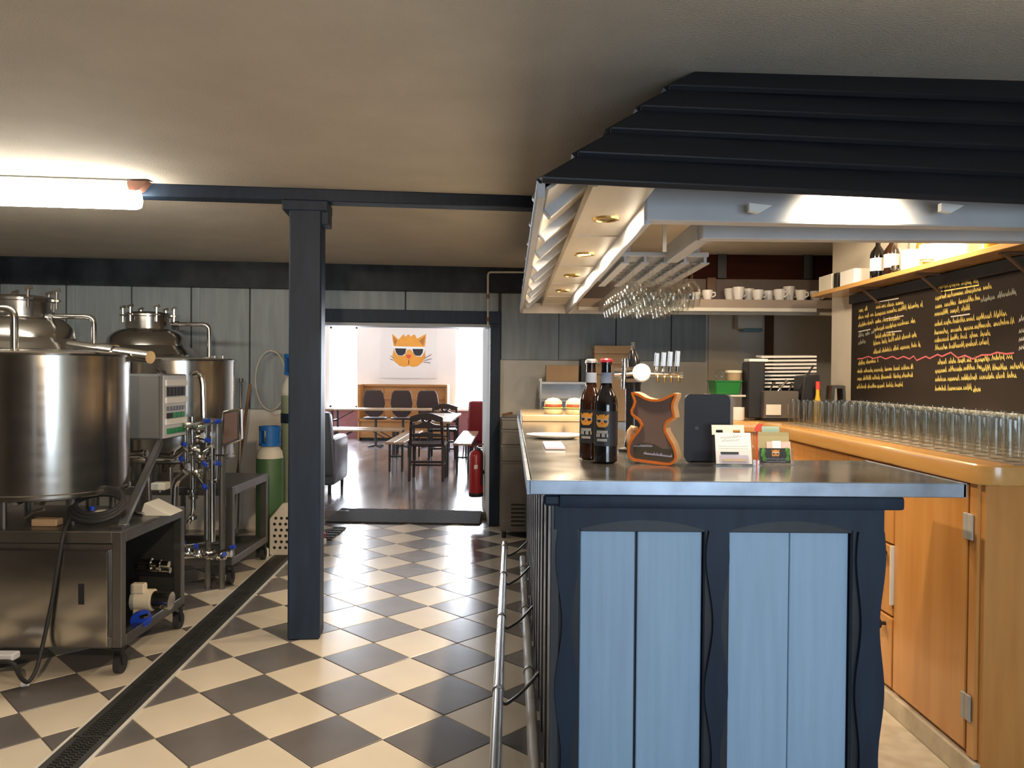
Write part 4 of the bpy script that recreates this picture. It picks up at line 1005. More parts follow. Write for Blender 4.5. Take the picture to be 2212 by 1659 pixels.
for i, (x0, y0, x1, y1) in enumerate(((1660, 850, 1672, 825), (1676, 850, 1700, 822), (1700, 850, 1712, 828), (1690, 852, 1684, 832))):
    p, q = at(x0, y0, 5.12), at(x1, y1, 5.12); MB().tube([p, p.lerp(q, .75), q], [.006, .006, .014], 8).build('spoon', 'steel_bright', t)
p, q = at(1725, 840, 5.1), at(1757, 790, 5.1); MB().bar(p, q, .016, .008).build('tongs', 'black', t)
o = MB().box(at(1612, 775, 5.2).x, at(1652, 775, 5.2).x, 5.13, 5.25, c1.z + .001, c1.z + .02).build('paper_pad', 'white', bevel=.003); tag(o, 'bright white pad on top of the black caddy', 'paper')
t = thing('paper_stack', 'stack of white sheets leaning in the black caddy', 'paper stack', (1.85, 5.3, WT))
for k in range(9):
    z = at(1700, 838 - k * 8, 5.32).z; xo = k * .004
    MB().hexa([(1.63 + xo, 5.28, z), (2.03, 5.28, z + .006), (2.03, 5.40, z + .012), (1.63 + xo, 5.40, z + .008)], [(1.63 + xo, 5.28, z + .012), (2.03, 5.28, z + .018), (2.03, 5.40, z + .024), (1.63 + xo, 5.40, z + .020)]).build('sheet', 'porcelain', t)
MB().box(1.62, 1.64, 5.29, 5.39, WT + .013, at(1700, 775, 5.32).z).box(1.66, 2.0, 5.405, 5.415, WT + .013, at(1700, 800, 5.32).z).build('holder', 'black', t)
p = at(1766, 880, 5.0)
t = thing('oil_bottle', 'slim oil bottle with orange cap beside the black caddy', 'bottle', (p.x, 5.0, WT))
MB().lathe([(0, 0), (.022, 0), (.022, .12), (.012, .17), (.011, .21), (0, .21)], (p.x, 5.0, WT), 14).build('glass_body', 'yellow_jar', t)
MB().lathe([(.013, .205), (.013, .255), (0, .255)], (p.x, 5.0, WT), 12).build('cap', 'red_nose', t)
o = MB(); p0, p1 = at(1789, 880, 4.93), at(1826, 880, 4.93); zt_ = at(1800, 832, 4.93).z
for y in (4.90,):
    o.prism([(p0.x, WT), (p0.x + .018, WT), (p0.x + .03, zt_ - .02), (p1.x - .03, zt_ - .02), (p1.x - .018, WT), (p1.x, WT), (p1.x - .014, zt_ - .005), (p1.x - .03, zt_), (p0.x + .03, zt_), (p0.x + .012, zt_ - .005)], lambda a, b: (a, y, b), lambda a, b: (a, y + .09, b))
o = o.build('napkin_holder', 'steel_dull'); tag(o, 'arched steel napkin holder beside the first beer glasses', 'napkin holder')
# raised white board with green tub
t = thing('serving_stand', 'low white stand under the green tub at the worktop end', 'stand', (1.45, 5.3, WT))
g0_, g1_ = at(1532, 852, 5.25), at(1602, 852, 5.25); zz = g0_.z
MB().box(g0_.x, g1_.x, 5.15, 5.40, zz - .012, zz).build('board', 'off_white', t, bevel=.002)
for x in (g0_.x + .03, g1_.x - .03): MB().box(x - .01, x + .01, 5.32, 5.38, WT, zz - .012).build('leg', 'off_white', t)
t = thing('green_tub', 'bright green plastic tub on the white stand', 'tub', (g0_.x + .12, 5.27, zz))
a, b = at(1542, 850, 5.2), at(1600, 823, 5.2)
MB().hexa([(a.x + .01, 5.18, zz + .001), (b.x - .01, 5.18, zz + .001), (b.x - .01, 5.36, zz + .001), (a.x + .01, 5.36, zz + .001)], [(a.x, 5.17, b.z), (b.x, 5.17, b.z), (b.x, 5.37, b.z), (a.x, 5.37, b.z)]).build('body', 'green_tub', t, bevel=.006)
MB().box(a.x - .004, b.x + .004, 5.165, 5.375, b.z - .006, b.z + .002).build('rim', 'green_tub', t, bevel=.002)
o = MB().lathe([(0, 0), (.036, 0), (.04, .01), (.04, .05), (.03, .066), (.02, .07), (0, .07)], (at(1558, 820, 5.25).x, 5.25, b.z + .003), 16).build('glass_jar', 'clear_glass'); tag(o, 'round clear jar on the green tub', 'jar')
t = thing('lidded_tub', 'small tub with yellow lid on the green tub', 'tub', (at(1585, 820, 5.25).x, 5.25, b.z + .003))
MB().lathe([(0, 0), (.048, 0), (.052, .05), (0, .05)], t.location, 18).build('body', 'cardboard', t); MB().lathe([(0, .050), (.056, .050), (.056, .066), (0, .068)], t.location, 18).build('lid', 'label_cream', t)
cm = thing('mug', 'white mug under the white stand beside the caddy', 'mug', (at(1594, 878, 5.10).x, 5.10, WT))
MB().lathe([(0, 0), (.036, 0), (.042, .01), (.042, .085), (.038, .085), (.037, .012), (0, .012)], cm.location, 18).build('bowl', 'porcelain', cm)
MB().tube([cm.location + Vector((-.04, 0, .07)), cm.location + Vector((-.062, 0, .06)), cm.location + Vector((-.062, 0, .03)), cm.location + Vector((-.04, 0, .018))], .005, 6).build('handle', 'porcelain', cm)
# white cloth at the near end of the worktop
o = MB().hexa([(1.76, 2.61, 1.1145), (1.98, 2.61, 1.1145), (1.98, 2.68, 1.1145), (1.74, 2.68, 1.1145)], [(1.76, 2.61, 1.125), (1.98, 2.61, 1.128), (1.98, 2.68, 1.128), (1.74, 2.68, 1.122)]).build('folded_cloth', 'porcelain', bevel=.004); tag(o, 'white folded cloth at the near end of the wooden worktop', 'cloth')

# ================================================================ THE BREWERY ON THE LEFT
def pipe(pts, r, mat='steel_bright', rb=.05): return MB().tube(bend(pts, rb), r, 12)
def kettle(label, c, r, z0, z1, legz, extra=None):
    t = thing('brew_kettle', label, 'kettle', (c[0], c[1], legz), group='steel brew kettles')
    MB().lathe([(0, z0 - .03), (r * .7, z0 - .02), (r * .97, z0 - .004), (r, z0), (r, z1), (r - .004, z1)], (c[0], c[1], 0), 56).build('shell', 'steel', t)
    MB().lathe([(r - .005, z1 + .002), (r + .007, z1 - .006), (r + .009, z1 + .004), (r + .004, z1 + .012), (r - .005, z1 + .012)], (c[0], c[1], 0), 56).build('rim', 'steel_bright', t)
    MB().lathe([(0, z1 + .03), (r * .6, z1 + .024), (r - .01, z1 + .008), (r - .004, z1)], (c[0], c[1], 0), 40).build('lid', 'steel', t)
    MB().lathe([(r * .995, z0 + .0), (r + .004, z0 + .006), (r + .004, z0 + .02), (r * .999, z0 + .026)], (c[0], c[1], 0), 56).build('base_band', 'steel', t)
    for k in range(6):
        a = R(20 + 60 * k); x, y = c[0] + math.cos(a) * r * .78, c[1] + math.sin(a) * r * .78
        MB().tube([(x, y, legz), (x, y, z0 - .006)], .016, 10).build('leg', 'steel_dull', t)
    return t
KX = -2.31
k1 = kettle('large shiny steel brew kettle on the nearest cart', (KX, 3.95), .365, .80, 1.475, .665)
k2 = kettle('steel brew kettle farther back behind the grey control box', (KX, 5.50), .365, .80, 1.475, .655)
# handle pipe on the second kettle
p = at(418, 810, 5.13); MB().tube(bend([at(420, 808, 5.15), at(433, 806, 5.10), at(438, 830, 5.10), at(440, 905, 5.10)], .03), .017, 10).build('outlet_pipe', 'steel_bright', k2)
for px in (465, 482): q = at(px, 772, 5.55); MB().box(q.x - .012, q.x + .012, 5.5, 5.52, 1.48, q.z + .01).build('lug', 'steel_bright', k2)
# thick pipe with clamp across the first kettle's top
a, b = at(152, 748, 4.35), at(325, 772, 4.15)
MB().tube([a, b], .034, 16).build('cross_pipe', 'steel_bright', k1)
m0, m1 = a.lerp(b, .40), a.lerp(b, .58); MB().tube([m0, m1], .042, 16).build('pipe_clamp', 'steel', k1)
p = [at(-30, 667, 3.95), at(31, 667, 3.95), at(31, 765, 3.95)]; p[2].z = 1.487; MB().tube(bend(p, .05), .019, 12).build('vent_pipe', 'steel_bright', k1)

def fermenter(label, c, nr, pz, pipe_px, Y):
    t = thing('fermenter', label, 'tank', (c[0], c[1], 0.0), group='domed steel fermenters')
    r = .32
    MB().lathe([(.05, .42), (r * .9, .75), (r, .80), (r, 1.46), (r + .045, 1.50), (r + .05, 1.53), (r + .02, 1.57)], (c[0], c[1], 0), 44).build('body', 'steel', t)
    MB().lathe([(r + .02, 1.57), (r - .01, 1.60), (r - .02, 1.66), (r - .05, 1.695), (nr + .05, 1.725), (nr + .01, 1.735)], (c[0], c[1], 0), 44).build('dome', 'steel', t)
    MB().lathe([(nr, 1.73), (nr, 1.83), (nr + .012, 1.835), (nr + .012, 1.85), (nr - .01, 1.865), (nr * .5, 1.875), (0, 1.876)], (c[0], c[1], 0), 36).build('manway', 'steel', t)
    for k in range(6):
        a = R(60 * k + 12); x, y = c[0] + math.cos(a) * (nr + .02), c[1] + math.sin(a) * (nr + .02)
        MB().tube([(x, y, 1.79), (x, y, 1.90)], .008, 8).bar((x - .022, y, 1.90), (x + .022, y, 1.915), .012, .022).bar((x - .02, y, 1.845), (x + .02, y, 1.845), .03, .014).build('wing_bolt', 'steel_bright', t)
    for k in range(3):
        a = R(120 * k + 40); x, y = c[0] + math.cos(a) * r * .85, c[1] + math.sin(a) * r * .85
        MB().tube([(x, y, 0), (x, y, .80)], .022, 10).build('leg', 'steel_dull', t)
    (x0, y0), (x1, y1), (x2, y2) = pipe_px
    e = at(x2, y2, Y)
    MB().tube(bend([at(x0, y0, Y), at(x1, y1, Y), e], .05), .0165, 12).build('vent_pipe', 'steel_bright', t)
    MB().tube([at(x0 + 8, y0, Y), at(x0 + 16, y0, Y)], .024, 12).build('pipe_clamp', 'steel_dull', t)
    return t
fermenter('domed steel tank top at the left picture edge', (-3.13, 5.05), .185, 0, ((100, 683), (203, 684), (203, 765)), 5.0)
fermenter('domed steel tank top right of the other, before the grey boards', (-2.93, 6.38), .172, 0, ((370, 700), (452, 701), (452, 800)), 6.34)

def cart(label, x0, x1, y0, y1, zt, panel):
    t = thing('steel_cart', label, 'cart', ((x0 + x1) / 2, (y0 + y1) / 2, 0), group='steel carts under the kettles')
    s = .045; zb = .13
    for x in (x0, x1 - s):
        for y in (y0, y1 - s): MB().box(x, x + s, y, y + s, zb, zt).build('post', 'steel_dull', t, bevel=.004)
    for z0, z1 in ((zb, zb + .05), (zt - .055, zt)):
        MB().box(x0 + s, x1 - s, y0, y0 + s, z0, z1).build('rail', 'steel_dull', t, bevel=.003); MB().box(x0 + s, x1 - s, y1 - s, y1, z0, z1).build('rail', 'steel_dull', t, bevel=.003)
        MB().box(x0, x0 + s, y0 + s, y1 - s, z0, z1).build('rail', 'steel_dull', t, bevel=.003); MB().box(x1 - s, x1, y0 + s, y1 - s, z0, z1).build('rail', 'steel_dull', t, bevel=.003)
    MB().box(x0 + .01, x1 - .01, y0 + .01, y1 - .01, zt - .012, zt + .001).build('top_tray', 'steel_dull', t)
    MB().box(x0 + s, x1 - s, y0 + s, y1 - s, zb + .005, zb + .012).build('lower_tray', 'steel_dull', t)
    if panel:
        pn = MB().box(x0 + s + .01, x1 - s - .012, y0 - .012, y0 + .01, zb + .005, zt - .085).build('front_panel', 'steel', t, bevel=.008, seg=2)
        MB().box(x1 - s - .145, x1 - s - .118, y0 - .0135, y0 - .011, .335, .43).build('slot_handle', 'black', pn)
        MB().box(x0 + s, x1 - s, y0 + .01, y0 + .02, zb, zt - .06).build('panel_frame', 'steel_dull', t)
        MB().box(x0 + .02, x1 - s, y1 - .03, y1 - .02, zb, zt - .06).build('back_panel', 'steel_dull', t)
    for x in (x0 + .025, x1 - .03):
        for y in (y0 + .03, y1 - .03):
            w_ = MB().tube([(x - .014, y + .02, .045), (x + .014, y + .02, .045)], .045, 18).build('caster_wheel', 'rubber', t)
            MB().bar((x - .019, y + .02, .045), (x - .019, y, zb), .006, .03, up=(0, 1, 0)).bar((x + .019, y + .02, .045), (x + .019, y, zb), .006, .03, up=(0, 1, 0)).box(x - .03, x + .03, y - .03, y + .03, zb - .008, zb).build('fork', 'black', w_)
    return t
c1 = cart('steel wheeled cart with front panel carrying the nearest kettle', -2.85, -1.775, 3.60, 4.30, .665, True)
c2 = cart('open steel wheeled cart carrying pipework behind the nearest cart', -2.75, -1.815, 5.15, 5.90, .645, False)
# strut from the cart corner up to the control box
o = MB().bar(at(262, 1140, 3.68), at(346, 955, 4.60), .034, .034).build('strut', 'steel_dull', c1, bevel=.003)
q = at(258, 1152, 3.68); MB().box(q.x - .03, q.x + .03, 3.64, 3.72, .666, .68).build('strut_foot', 'steel_dull', c1)

# control box
t = thing('control_box', 'grey control cabinet with terminal rows on its open white side', 'control box', (-2.19, 4.77, 1.0))
a, b = at(268, 950, 4.6), at(349, 808, 4.6); X1 = b.x; bx = MB().box(X1 - .30, X1, 4.6, 4.95, a.z, b.z).build('body', 'box_grey', t, bevel=.006)
MB().box(X1 - .285, X1 - .012, 4.590, 4.60, a.z + .008, b.z - .008).build('door', 'box_grey', t, bevel=.004)
MB().box(X1, X1 + .004, 4.615, 4.94, a.z + .008, b.z - .008).build('side_panel', 'panel_white', t)
MB().tube([at(345, 800, 4.7), at(352, 806, 4.65)], .02, 10).build('cable_gland', 'steel_bright', t)
zz0 = a.z; hz = b.z - a.z
for k, (f0, f1, m, n) in enumerate(((.66, .80, 'black', 5), (.44, .50, 'steel_dull', 6), (.32, .40, 'green_led', 4), (.08, .16, 'green_led', 5))):
    for i in range(n):
        y0 = 4.66 + .24 * i / n; MB().box(X1 + .004, X1 + .016, y0, y0 + .24 / n - .008, zz0 + hz * f0, zz0 + hz * f1).build('terminal', m if i or k != 2 else 'black', t)
for f0 in (.82, .55, .22): MB().box(X1 + .004, X1 + .014, 4.64, 4.93, zz0 + hz * f0, zz0 + hz * (f0 + .09)).build('cable_duct', 'white', t)

# plate heat exchanger with pipework and blue tipped valves
t = thing('heat_exchanger', 'steel plate heat exchanger with square end plate before the rear cart', 'heat exchanger', at(470, 980, 5.05))
a, b = at(432, 985, 5.02), at(480, 905, 5.02); e0, e1 = at(478, 968, 5.0), at(523, 888, 5.0)
MB().box(a.x, b.x + .02, 5.03, 5.10, a.z, b.z).build('plate_pack', 'steel_dull', t, bevel=.01)
fr_ = [(e0.x, e0.z), (e1.x, e0.z + .05), (e1.x - .005, e1.z + .02), (e0.x + .01, e1.z)]
MB().prism(fr_, lambda x, z: (x, 5.03, z), lambda x, z: (x, 4.98, z)).build('end_frame', 'steel_bright', t, bevel=.008)
fr2 = [(e0.x + .02, e0.z + .025), (e1.x - .02, e0.z + .065), (e1.x - .022, e1.z), (e0.x + .03, e1.z - .018)]
MB().prism(fr2, lambda x, z: (x, 4.979, z), lambda x, z: (x, 4.974, z)).build('end_plate', 'sign_face', t, bevel=.003)
for k in range(4):
    x = a.x + .03 + k * .035; MB().box(x, x + .006, 5.02, 5.03, a.z + .01, b.z - .01).build('plate', 'steel_bright', t)
MB().tube([(a.x + .03, 5.08, .0), (a.x + .03, 5.08, a.z)], .02, 10).build('leg', 'steel_dull', t); MB().tube([(b.x - .02, 5.08, .0), (b.x - .02, 5.08, a.z)], .02, 10).build('leg', 'steel_dull', t)

t = thing('pipe_manifold', 'tangle of steel pipes and blue tipped valves between the carts', 'pipework', (-2.0, 4.9, 0.05))
def pp(*pts, r=.016, Y=4.85, rb=.05, m='steel_bright', nm='pipe'): return MB().tube(bend([at(x, y, Y) for x, y in pts], rb), r, 12).build(nm, m, t)
pp((272, 982), (318, 980), Y=4.7, r=.022); pp((345, 985), (375, 988), (400, 968), Y=4.75, r=.02)
pp((400, 905), (400, 1010), Y=5.0); pp((415, 900), (417, 1105), (405, 1130), Y=5.0, r=.018)
pp((376, 1105), (378, 1040), (400, 1020), Y=4.6, r=.022); pp((458, 968), (458, 1170), Y=4.95, r=.02); pp((447, 1050), (447, 1165), Y=4.98, r=.018, m='steel_dull')
pp((425, 985), (458, 965), (462, 972), Y=4.97, r=.016); pp((470, 985), (468, 1035), Y=5.0, r=.014)
pp((395, 1200), (500, 1196), Y=5.05, r=.024); pp((405, 1180), (480, 1170), Y=5.1, r=.018, m='steel_dull'); pp((300, 1215), (365, 1220), Y=4.1, r=.02); pp((292, 1228), (368, 1232), Y=4.1, r=.016, m='steel'); pp((488, 1095), (488, 1140), Y=5.4, r=.016)
pp((320, 990), (322, 1080), Y=4.85, r=.018, m='steel_dull'); pp((368, 1010), (368, 1060), Y=4.9, r=.016, m='steel_dull')
def valve(x, y, Y, hx, hy, ax='x'):
    c = at(x, y, Y); h = at(hx, hy, Y - .04)
    v = MB().lathe([(0, -.022), (.034, -.022), (.036, -.010), (.028, 0), (.036, .010), (.034, .022), (0, .022)], c, 16, axis=ax).build('valve', 'steel_bright', t)
    MB().bar(c + Vector((0, -.035, 0)), h, .012, .006, up=(0, 1, 0)).build('lever', 'steel_bright', v)
    MB().tube([h - (h - c).normalized() * .016, h + (h - c).normalized() * .014], .014, 10).build('lever_tip', 'blue_plastic', v)
for a_ in ((405, 920, 4.9, 448, 909, 'z'), (430, 925, 4.95, 471, 910, 'z'), (432, 945, 4.95, 449, 951, 'x'), (420, 972, 4.9, 398, 960, 'x'), (432, 990, 4.9, 443, 1003, 'z'), (458, 1000, 4.98, 471, 1001, 'x'), (425, 1022, 4.95, 442, 1052, 'z'),
           (400, 1012, 4.85, 391, 990, 'x'), (408, 1190, 5.0, 395, 1170, 'z'), (430, 1195, 5.0, 424, 1180, 'z'), (455, 1198, 5.0, 503, 1182, 'x'), (478, 1200, 5.0, 484, 1198, 'z')): valve(*a_)
for x, y, Y in ((415, 1060, 5.0), (417, 1075, 5.0), (416, 1118, 5.0), (458, 1040, 4.95), (310, 981, 4.7), (325, 1218, 4.1), (345, 1222, 4.1), (375, 985, 4.75)):
    c = at(x, y, Y); MB().lathe([(.02, -.012), (.03, -.008), (.03, .008), (.02, .012)], c, 14, axis='z' if x in (415, 417, 416, 458) else 'x').build('clamp', 'chrome', t)
# pump under the first cart
t = thing('pump', 'beige pump motor on the lower tray of the nearest cart', 'pump', at(330, 1330, 4.0))
c = at(315, 1290, 4.0); zb_ = .145
MB().tube([(c.x - .06, 4.0, .24), (c.x + .04, 4.0, .24)], .055, 18).build('motor', 'beige_motor', t); MB().box(c.x - .05, c.x + .02, 3.96, 4.04, zb_, .2).build('foot', 'beige_motor', t, bevel=.004)
MB().tube([(c.x + .04, 4.0, .24), (c.x + .13, 4.0, .235)], .045, 18).build('pump_head', 'steel', t); MB().box(c.x - .06, c.x + .01, 3.955, 4.0, .28, .33).build('junction_box', 'beige_motor', t, bevel=.006)
t = thing('valve_wheel', 'dark blue round valve low in the nearest cart', 'valve', at(305, 1345, 3.85))
c = at(305, 1338, 3.85); MB().lathe([(0, -.03), (.04, -.03), (.045, -.01), (.045, .02), (0, .025)], c, 18, axis='y').build('wheel', 'blue_plastic', t); MB().tube([c + Vector((.01, -.03, .02)), c + Vector((.05, -.03, .03))], .01, 8).build('lever', 'steel_bright', t); MB().tube([c + Vector((0, .0, -.04)), (c.x, c.y, .15)], .014, 8).build('stem', 'steel_dull', t)
# hose coil, pipe bits and cable
c = at(205, 1118, 3.74); t = thing('hose_coil', 'black hose coiled on the top of the nearest cart', 'hose', (c.x, 3.74, .667))
for k, (rr, dz, ty) in enumerate(((.125, .02, 0), (.118, .045, .01), (.11, .07, .02))):
    pts = [Vector((c.x + rr * math.cos(2 * math.pi * i / 28), 3.76 + ty + rr * .55 * math.sin(2 * math.pi * i / 28), .667 + .014 + dz * .55 + .055 * (1 + math.sin(2 * math.pi * i / 28)))) for i in range(28)]
    MB().tube(pts, .013, 8, closed=True).build('loop', 'rubber', t)
MB().lathe([(0, 0), (.05, 0), (.055, .012), (.02, .03), (0, .03)], (c.x + .0, 3.80, .70), 16).build('end_cap', 'off_white', t)
MB().lathe([(0, 0), (.012, 0), (.012, .02), (0, .022)], (c.x - .02, 3.755, .735), 10).build('plug', 'blue_plastic', t)
cab = [at(*p) for p in ((150, 1120, 3.70), (137, 1150, 3.585), (128, 1200, 3.575), (112, 1300, 3.57), (92, 1395, 3.55), (78, 1450, 3.50), (60, 1478, 3.45), (42, 1462, 3.42), (30, 1430, 3.40), (0, 1428, 3.40), (-40, 1440, 3.40))]
t = thing('power_cable', 'black cable hanging from the hose coil down to the tiles', 'cable', at(60, 1478, 3.45))
MB().tube(bend(cab, .05, 3), .009, 8).build('cord', 'rubber', t)
c = at(54, 1478, 3.46); MB().tube([c + Vector((-.012, 0, 0)), c + Vector((.014, 0, .006))], .013, 10).build('plug', 'panel_white', t)
c = at(10, 1418, 3.45); MB().box(c.x - .06, c.x + .04, 3.44, 3.50, c.z - .02, c.z + .01).build('socket', 'panel_white', t, bevel=.005)
for i, (x0, y0, x1, y1, Y, r, m, l) in enumerate(((55, 1120, 95, 1100, 3.72, .008, 'steel_bright', 'thin steel rod lying below the nearest kettle'), (40, 1085, 88, 1066, 3.8, .014, 'steel', 'bent steel pipe under the left side of the nearest kettle'), (272, 1118, 310, 1112, 3.9, .012, 'steel_bright', 'short bright pipe on the cart right of the hose coil'))):
    a, b = at(x0, y0, Y), at(x1, y1, Y); a.z = max(a.z, .667 + r); b.z = max(b.z, .667 + r); o = MB().tube([a, a.lerp(b, .5) + Vector((0, 0, .01)), b], r, 10).build('loose_pipe', m); tag(o, l, 'pipe')
a = at(72, 1137, 3.72); o = MB().box(a.x, a.x + .12, 3.70, 3.76, .667, .70).build('tool_box', 'cardboard', bevel=.004); tag(o, 'brown box on the cart under the nearest kettle', 'box')
a = at(330, 1120, 4.05); o = MB().prism([(a.x - .04, .667), (a.x + .11, .667), (a.x - .02, .73)], lambda x, z: (x, 4.0, z), lambda x, z: (x, 4.16, z)).build('tray_cover', 'off_white'); tag(o, 'pale folded cover on the far corner of the nearest cart', 'cover')
a = at(330, 1058, 4.75); t = thing('white_junction', 'cream box on the pipework behind the strut', 'box', (a.x, 4.75, a.z)); MB().box(a.x, a.x + .085, 4.72, 4.80, a.z, a.z + .045).build('body', 'off_white', t, bevel=.005); MB().tube([(a.x + .04, 4.76, a.z), (a.x + .04, 4.76, .67)], .012, 8).build('stem', 'steel_dull', t)

# gas cylinders, broom, crate by the wall
def gas(label, x, y, h, r, bm, sm, guard):
    t = thing('gas_cylinder', label, 'gas cylinder', (x, y, 0), group='gas cylinders by the back wall')
    MB().lathe([(0, 0), (r * .95, 0), (r, .01), (r, h * .80), (r * .985, h * .805)], (x, y, 0), 28).build('bottle', bm, t)
    MB().lathe([(r * .985, h * .805), (r * .9, h * .86), (r * .6, h * .91), (r * .3, h * .93), (0, h * .93)], (x, y, 0), 28).build('shoulder', sm, t)
    MB().tube([(x, y, h * .92), (x, y, h * .97)], .02, 10).bar((x - .04, y, h * .96), (x + .04, y, h * .96), .025, .025).build('gas_valve', 'brass', t)
    z0 = h * .925; z1 = z0 + guard
    mb = MB()
    for k in range(3):
        a0 = R(25 + 120 * k); n = 7; rr = r * .78
        for i in range(n):
            a, b = a0 + R(75) * i / n, a0 + R(75) * (i + 1) / n
            q = [(x + math.cos(g) * s_, y + math.sin(g) * s_) for g in (a, b) for s_ in (rr, rr - .012)]
            mb.hexa([(*q[0], z0), (*q[2], z0), (*q[3], z0), (*q[1], z0)], [(*q[0], z1), (*q[2], z1), (*q[3], z1), (*q[1], z1)])
    mb.lathe([(r * .80, z1 - .02), (r * .80, z1 + .012), (r * .66, z1 + .012), (r * .66, z1 - .02), (r * .80, z1 - .02)], (x, y, 0), 24)
    mb.lathe([(r * .80, z0 - .012), (r * .80, z0 + .01), (r * .66, z0 + .01), (r * .66, z0 - .012), (r * .80, z0 - .012)], (x, y, 0), 24)
    mb.build('valve_guard', 'blue_guard', t)
    return t
gas('green gas cylinder with white shoulder and blue valve guard', -1.90, 6.22, .90, .105, 'gas_green', 'off_white', .13)
g2 = gas('tall pale green gas cylinder half hidden behind the blue post', -1.80, 6.58, 1.50, .115, 'gas_pale', 'off_white', .15)
MB().lathe([(.118, .98), (.118, 1.06)], (-1.80, 6.58, 0), 28).build('dark_band', 'navy', g2)
t = thing('broom', 'wooden broom leaning against the back wall by the kettles', 'broom', at(506, 1030, 6.5))
a, b = at(505, 1085, 6.4), at(540, 830, 6.78); a.z = max(a.z, .06); MB().tube([a, b], .013, 10).build('handle', 'wood_handle', t); MB().box(a.x - .14, a.x + .14, 6.36, 6.44, .0, .07).build('brush_head', 'wood_handle', t, bevel=.01)
t = thing('metal_lance', 'thin metal lance leaning beside the broom handle', 'lance', at(516, 1000, 6.5))
a, b = at(517, 990, 6.5), at(521, 825, 6.72); MB().tube([Vector((a.x, 6.45, 0.0)), a, b], .011, 10).build('rod', 'steel_bright', t); MB().tube([b, b + Vector((0, 0, .03))], .018, 10).build('tip', 'steel_dull', t)
t = thing('hose_loop', 'pale clear hose looped on the grey boards beside the cylinders', 'hose', at(580, 885, 6.93))
c = at(585, 822, 6.92); MB().tube([c + Vector((.13 * math.cos(2 * math.pi * i / 30), .012 * math.cos(2 * math.pi * i / 30), .26 * math.sin(2 * math.pi * i / 30))) for i in range(30)], .008, 8, closed=True).build('loop', 'rope', t); MB().tube([c + Vector((0, -.01, .262)), c + Vector((0, .05, .262))], .008, 8).build('hook', 'steel_dull', t)
# perforated crate
t = thing('perforated_panel', 'white plastic panel with rows of round holes behind the post', 'crate', (-1.78, 6.1, 0))
e0, e1 = at(584, 1172, 6.05), at(632, 1066, 6.05)
MB().prism([(e0.x, .0), (e1.x, .0), (e1.x, .40), (e0.x + .10, .40), (e0.x, .28)], lambda x, z: (x, 6.06, z), lambda x, z: (x, 6.02, z)).build('panel', 'crate', t, bevel=.006)
for r_ in range(6):
    for c_ in range(3):
        MB().lathe([(0, -.001), (.011, -.001), (.012, 0)], (e0.x + .04 + c_ * .043 + (r_ % 2) * .01, 6.02, .06 + r_ * .045), 10, axis='y').build('hole', 'black', t)
o = MB().lathe([(0, 0), (.02, 0), (.02, .05), (.008, .065), (0, .07)], (at(575, 1120, 6.0).x, 6.0, 0), 12); o = o.build('spray_bottle', 'white'); tag(o, 'small white bottle on the tiles left of the perforated panel', 'bottle')
# drain end piece behind the post with red capped bottle
t = thing('floor_grate', 'short dark floor grate between the post and the doorway', 'grate', atZ(715, 1152, 0))
q = [atZ(*p, 0.002) for p in ((693, 1166), (716, 1166), (748, 1140), (722, 1140))]
MB().hexa(q, [p + Vector((0, 0, .008)) for p in q]).build('plate', 'grate_iron', t)
for k in range(5):
    a, b = q[0].lerp(q[3], (k + .5) / 5), q[1].lerp(q[2], (k + .5) / 5); MB().bar(a + Vector((0, 0, .011)), b + Vector((0, 0, .011)), .012, .006).build('slat', 'black', t)
p = atZ(697, 1174, 0); t = thing('cleaner_bottle', 'little bottle with a red cap on the floor behind the post', 'bottle', p)
MB().lathe([(0, 0), (.03, 0), (.032, .02), (.032, .03), (.02, .045), (0, .045)], p, 14).build('bottle_body', 'white', t); MB().lathe([(.022, .045), (.024, .085), (0, .09)], p, 14).build('cap', 'red_paint', t)
# conduit up the wall over the door
t = thing('conduit_pipe', 'thin pale pipe running up beside the doorway and along the beam', 'pipe', at(1054, 705, 7.10))
MB().tube(bend([at(1054, 705, 7.14), at(1054, 588, 7.12), at(1180, 588, 7.22)], .03), .009, 8).build('pipe', 'rope', t)
for y in (640, 690): q = at(1054, y, 7.13); MB().tube([q + Vector((0, 0, -.02)), q + Vector((0, 0, .02))], .014, 8).build('pipe_clip', 'wood_handle', t)

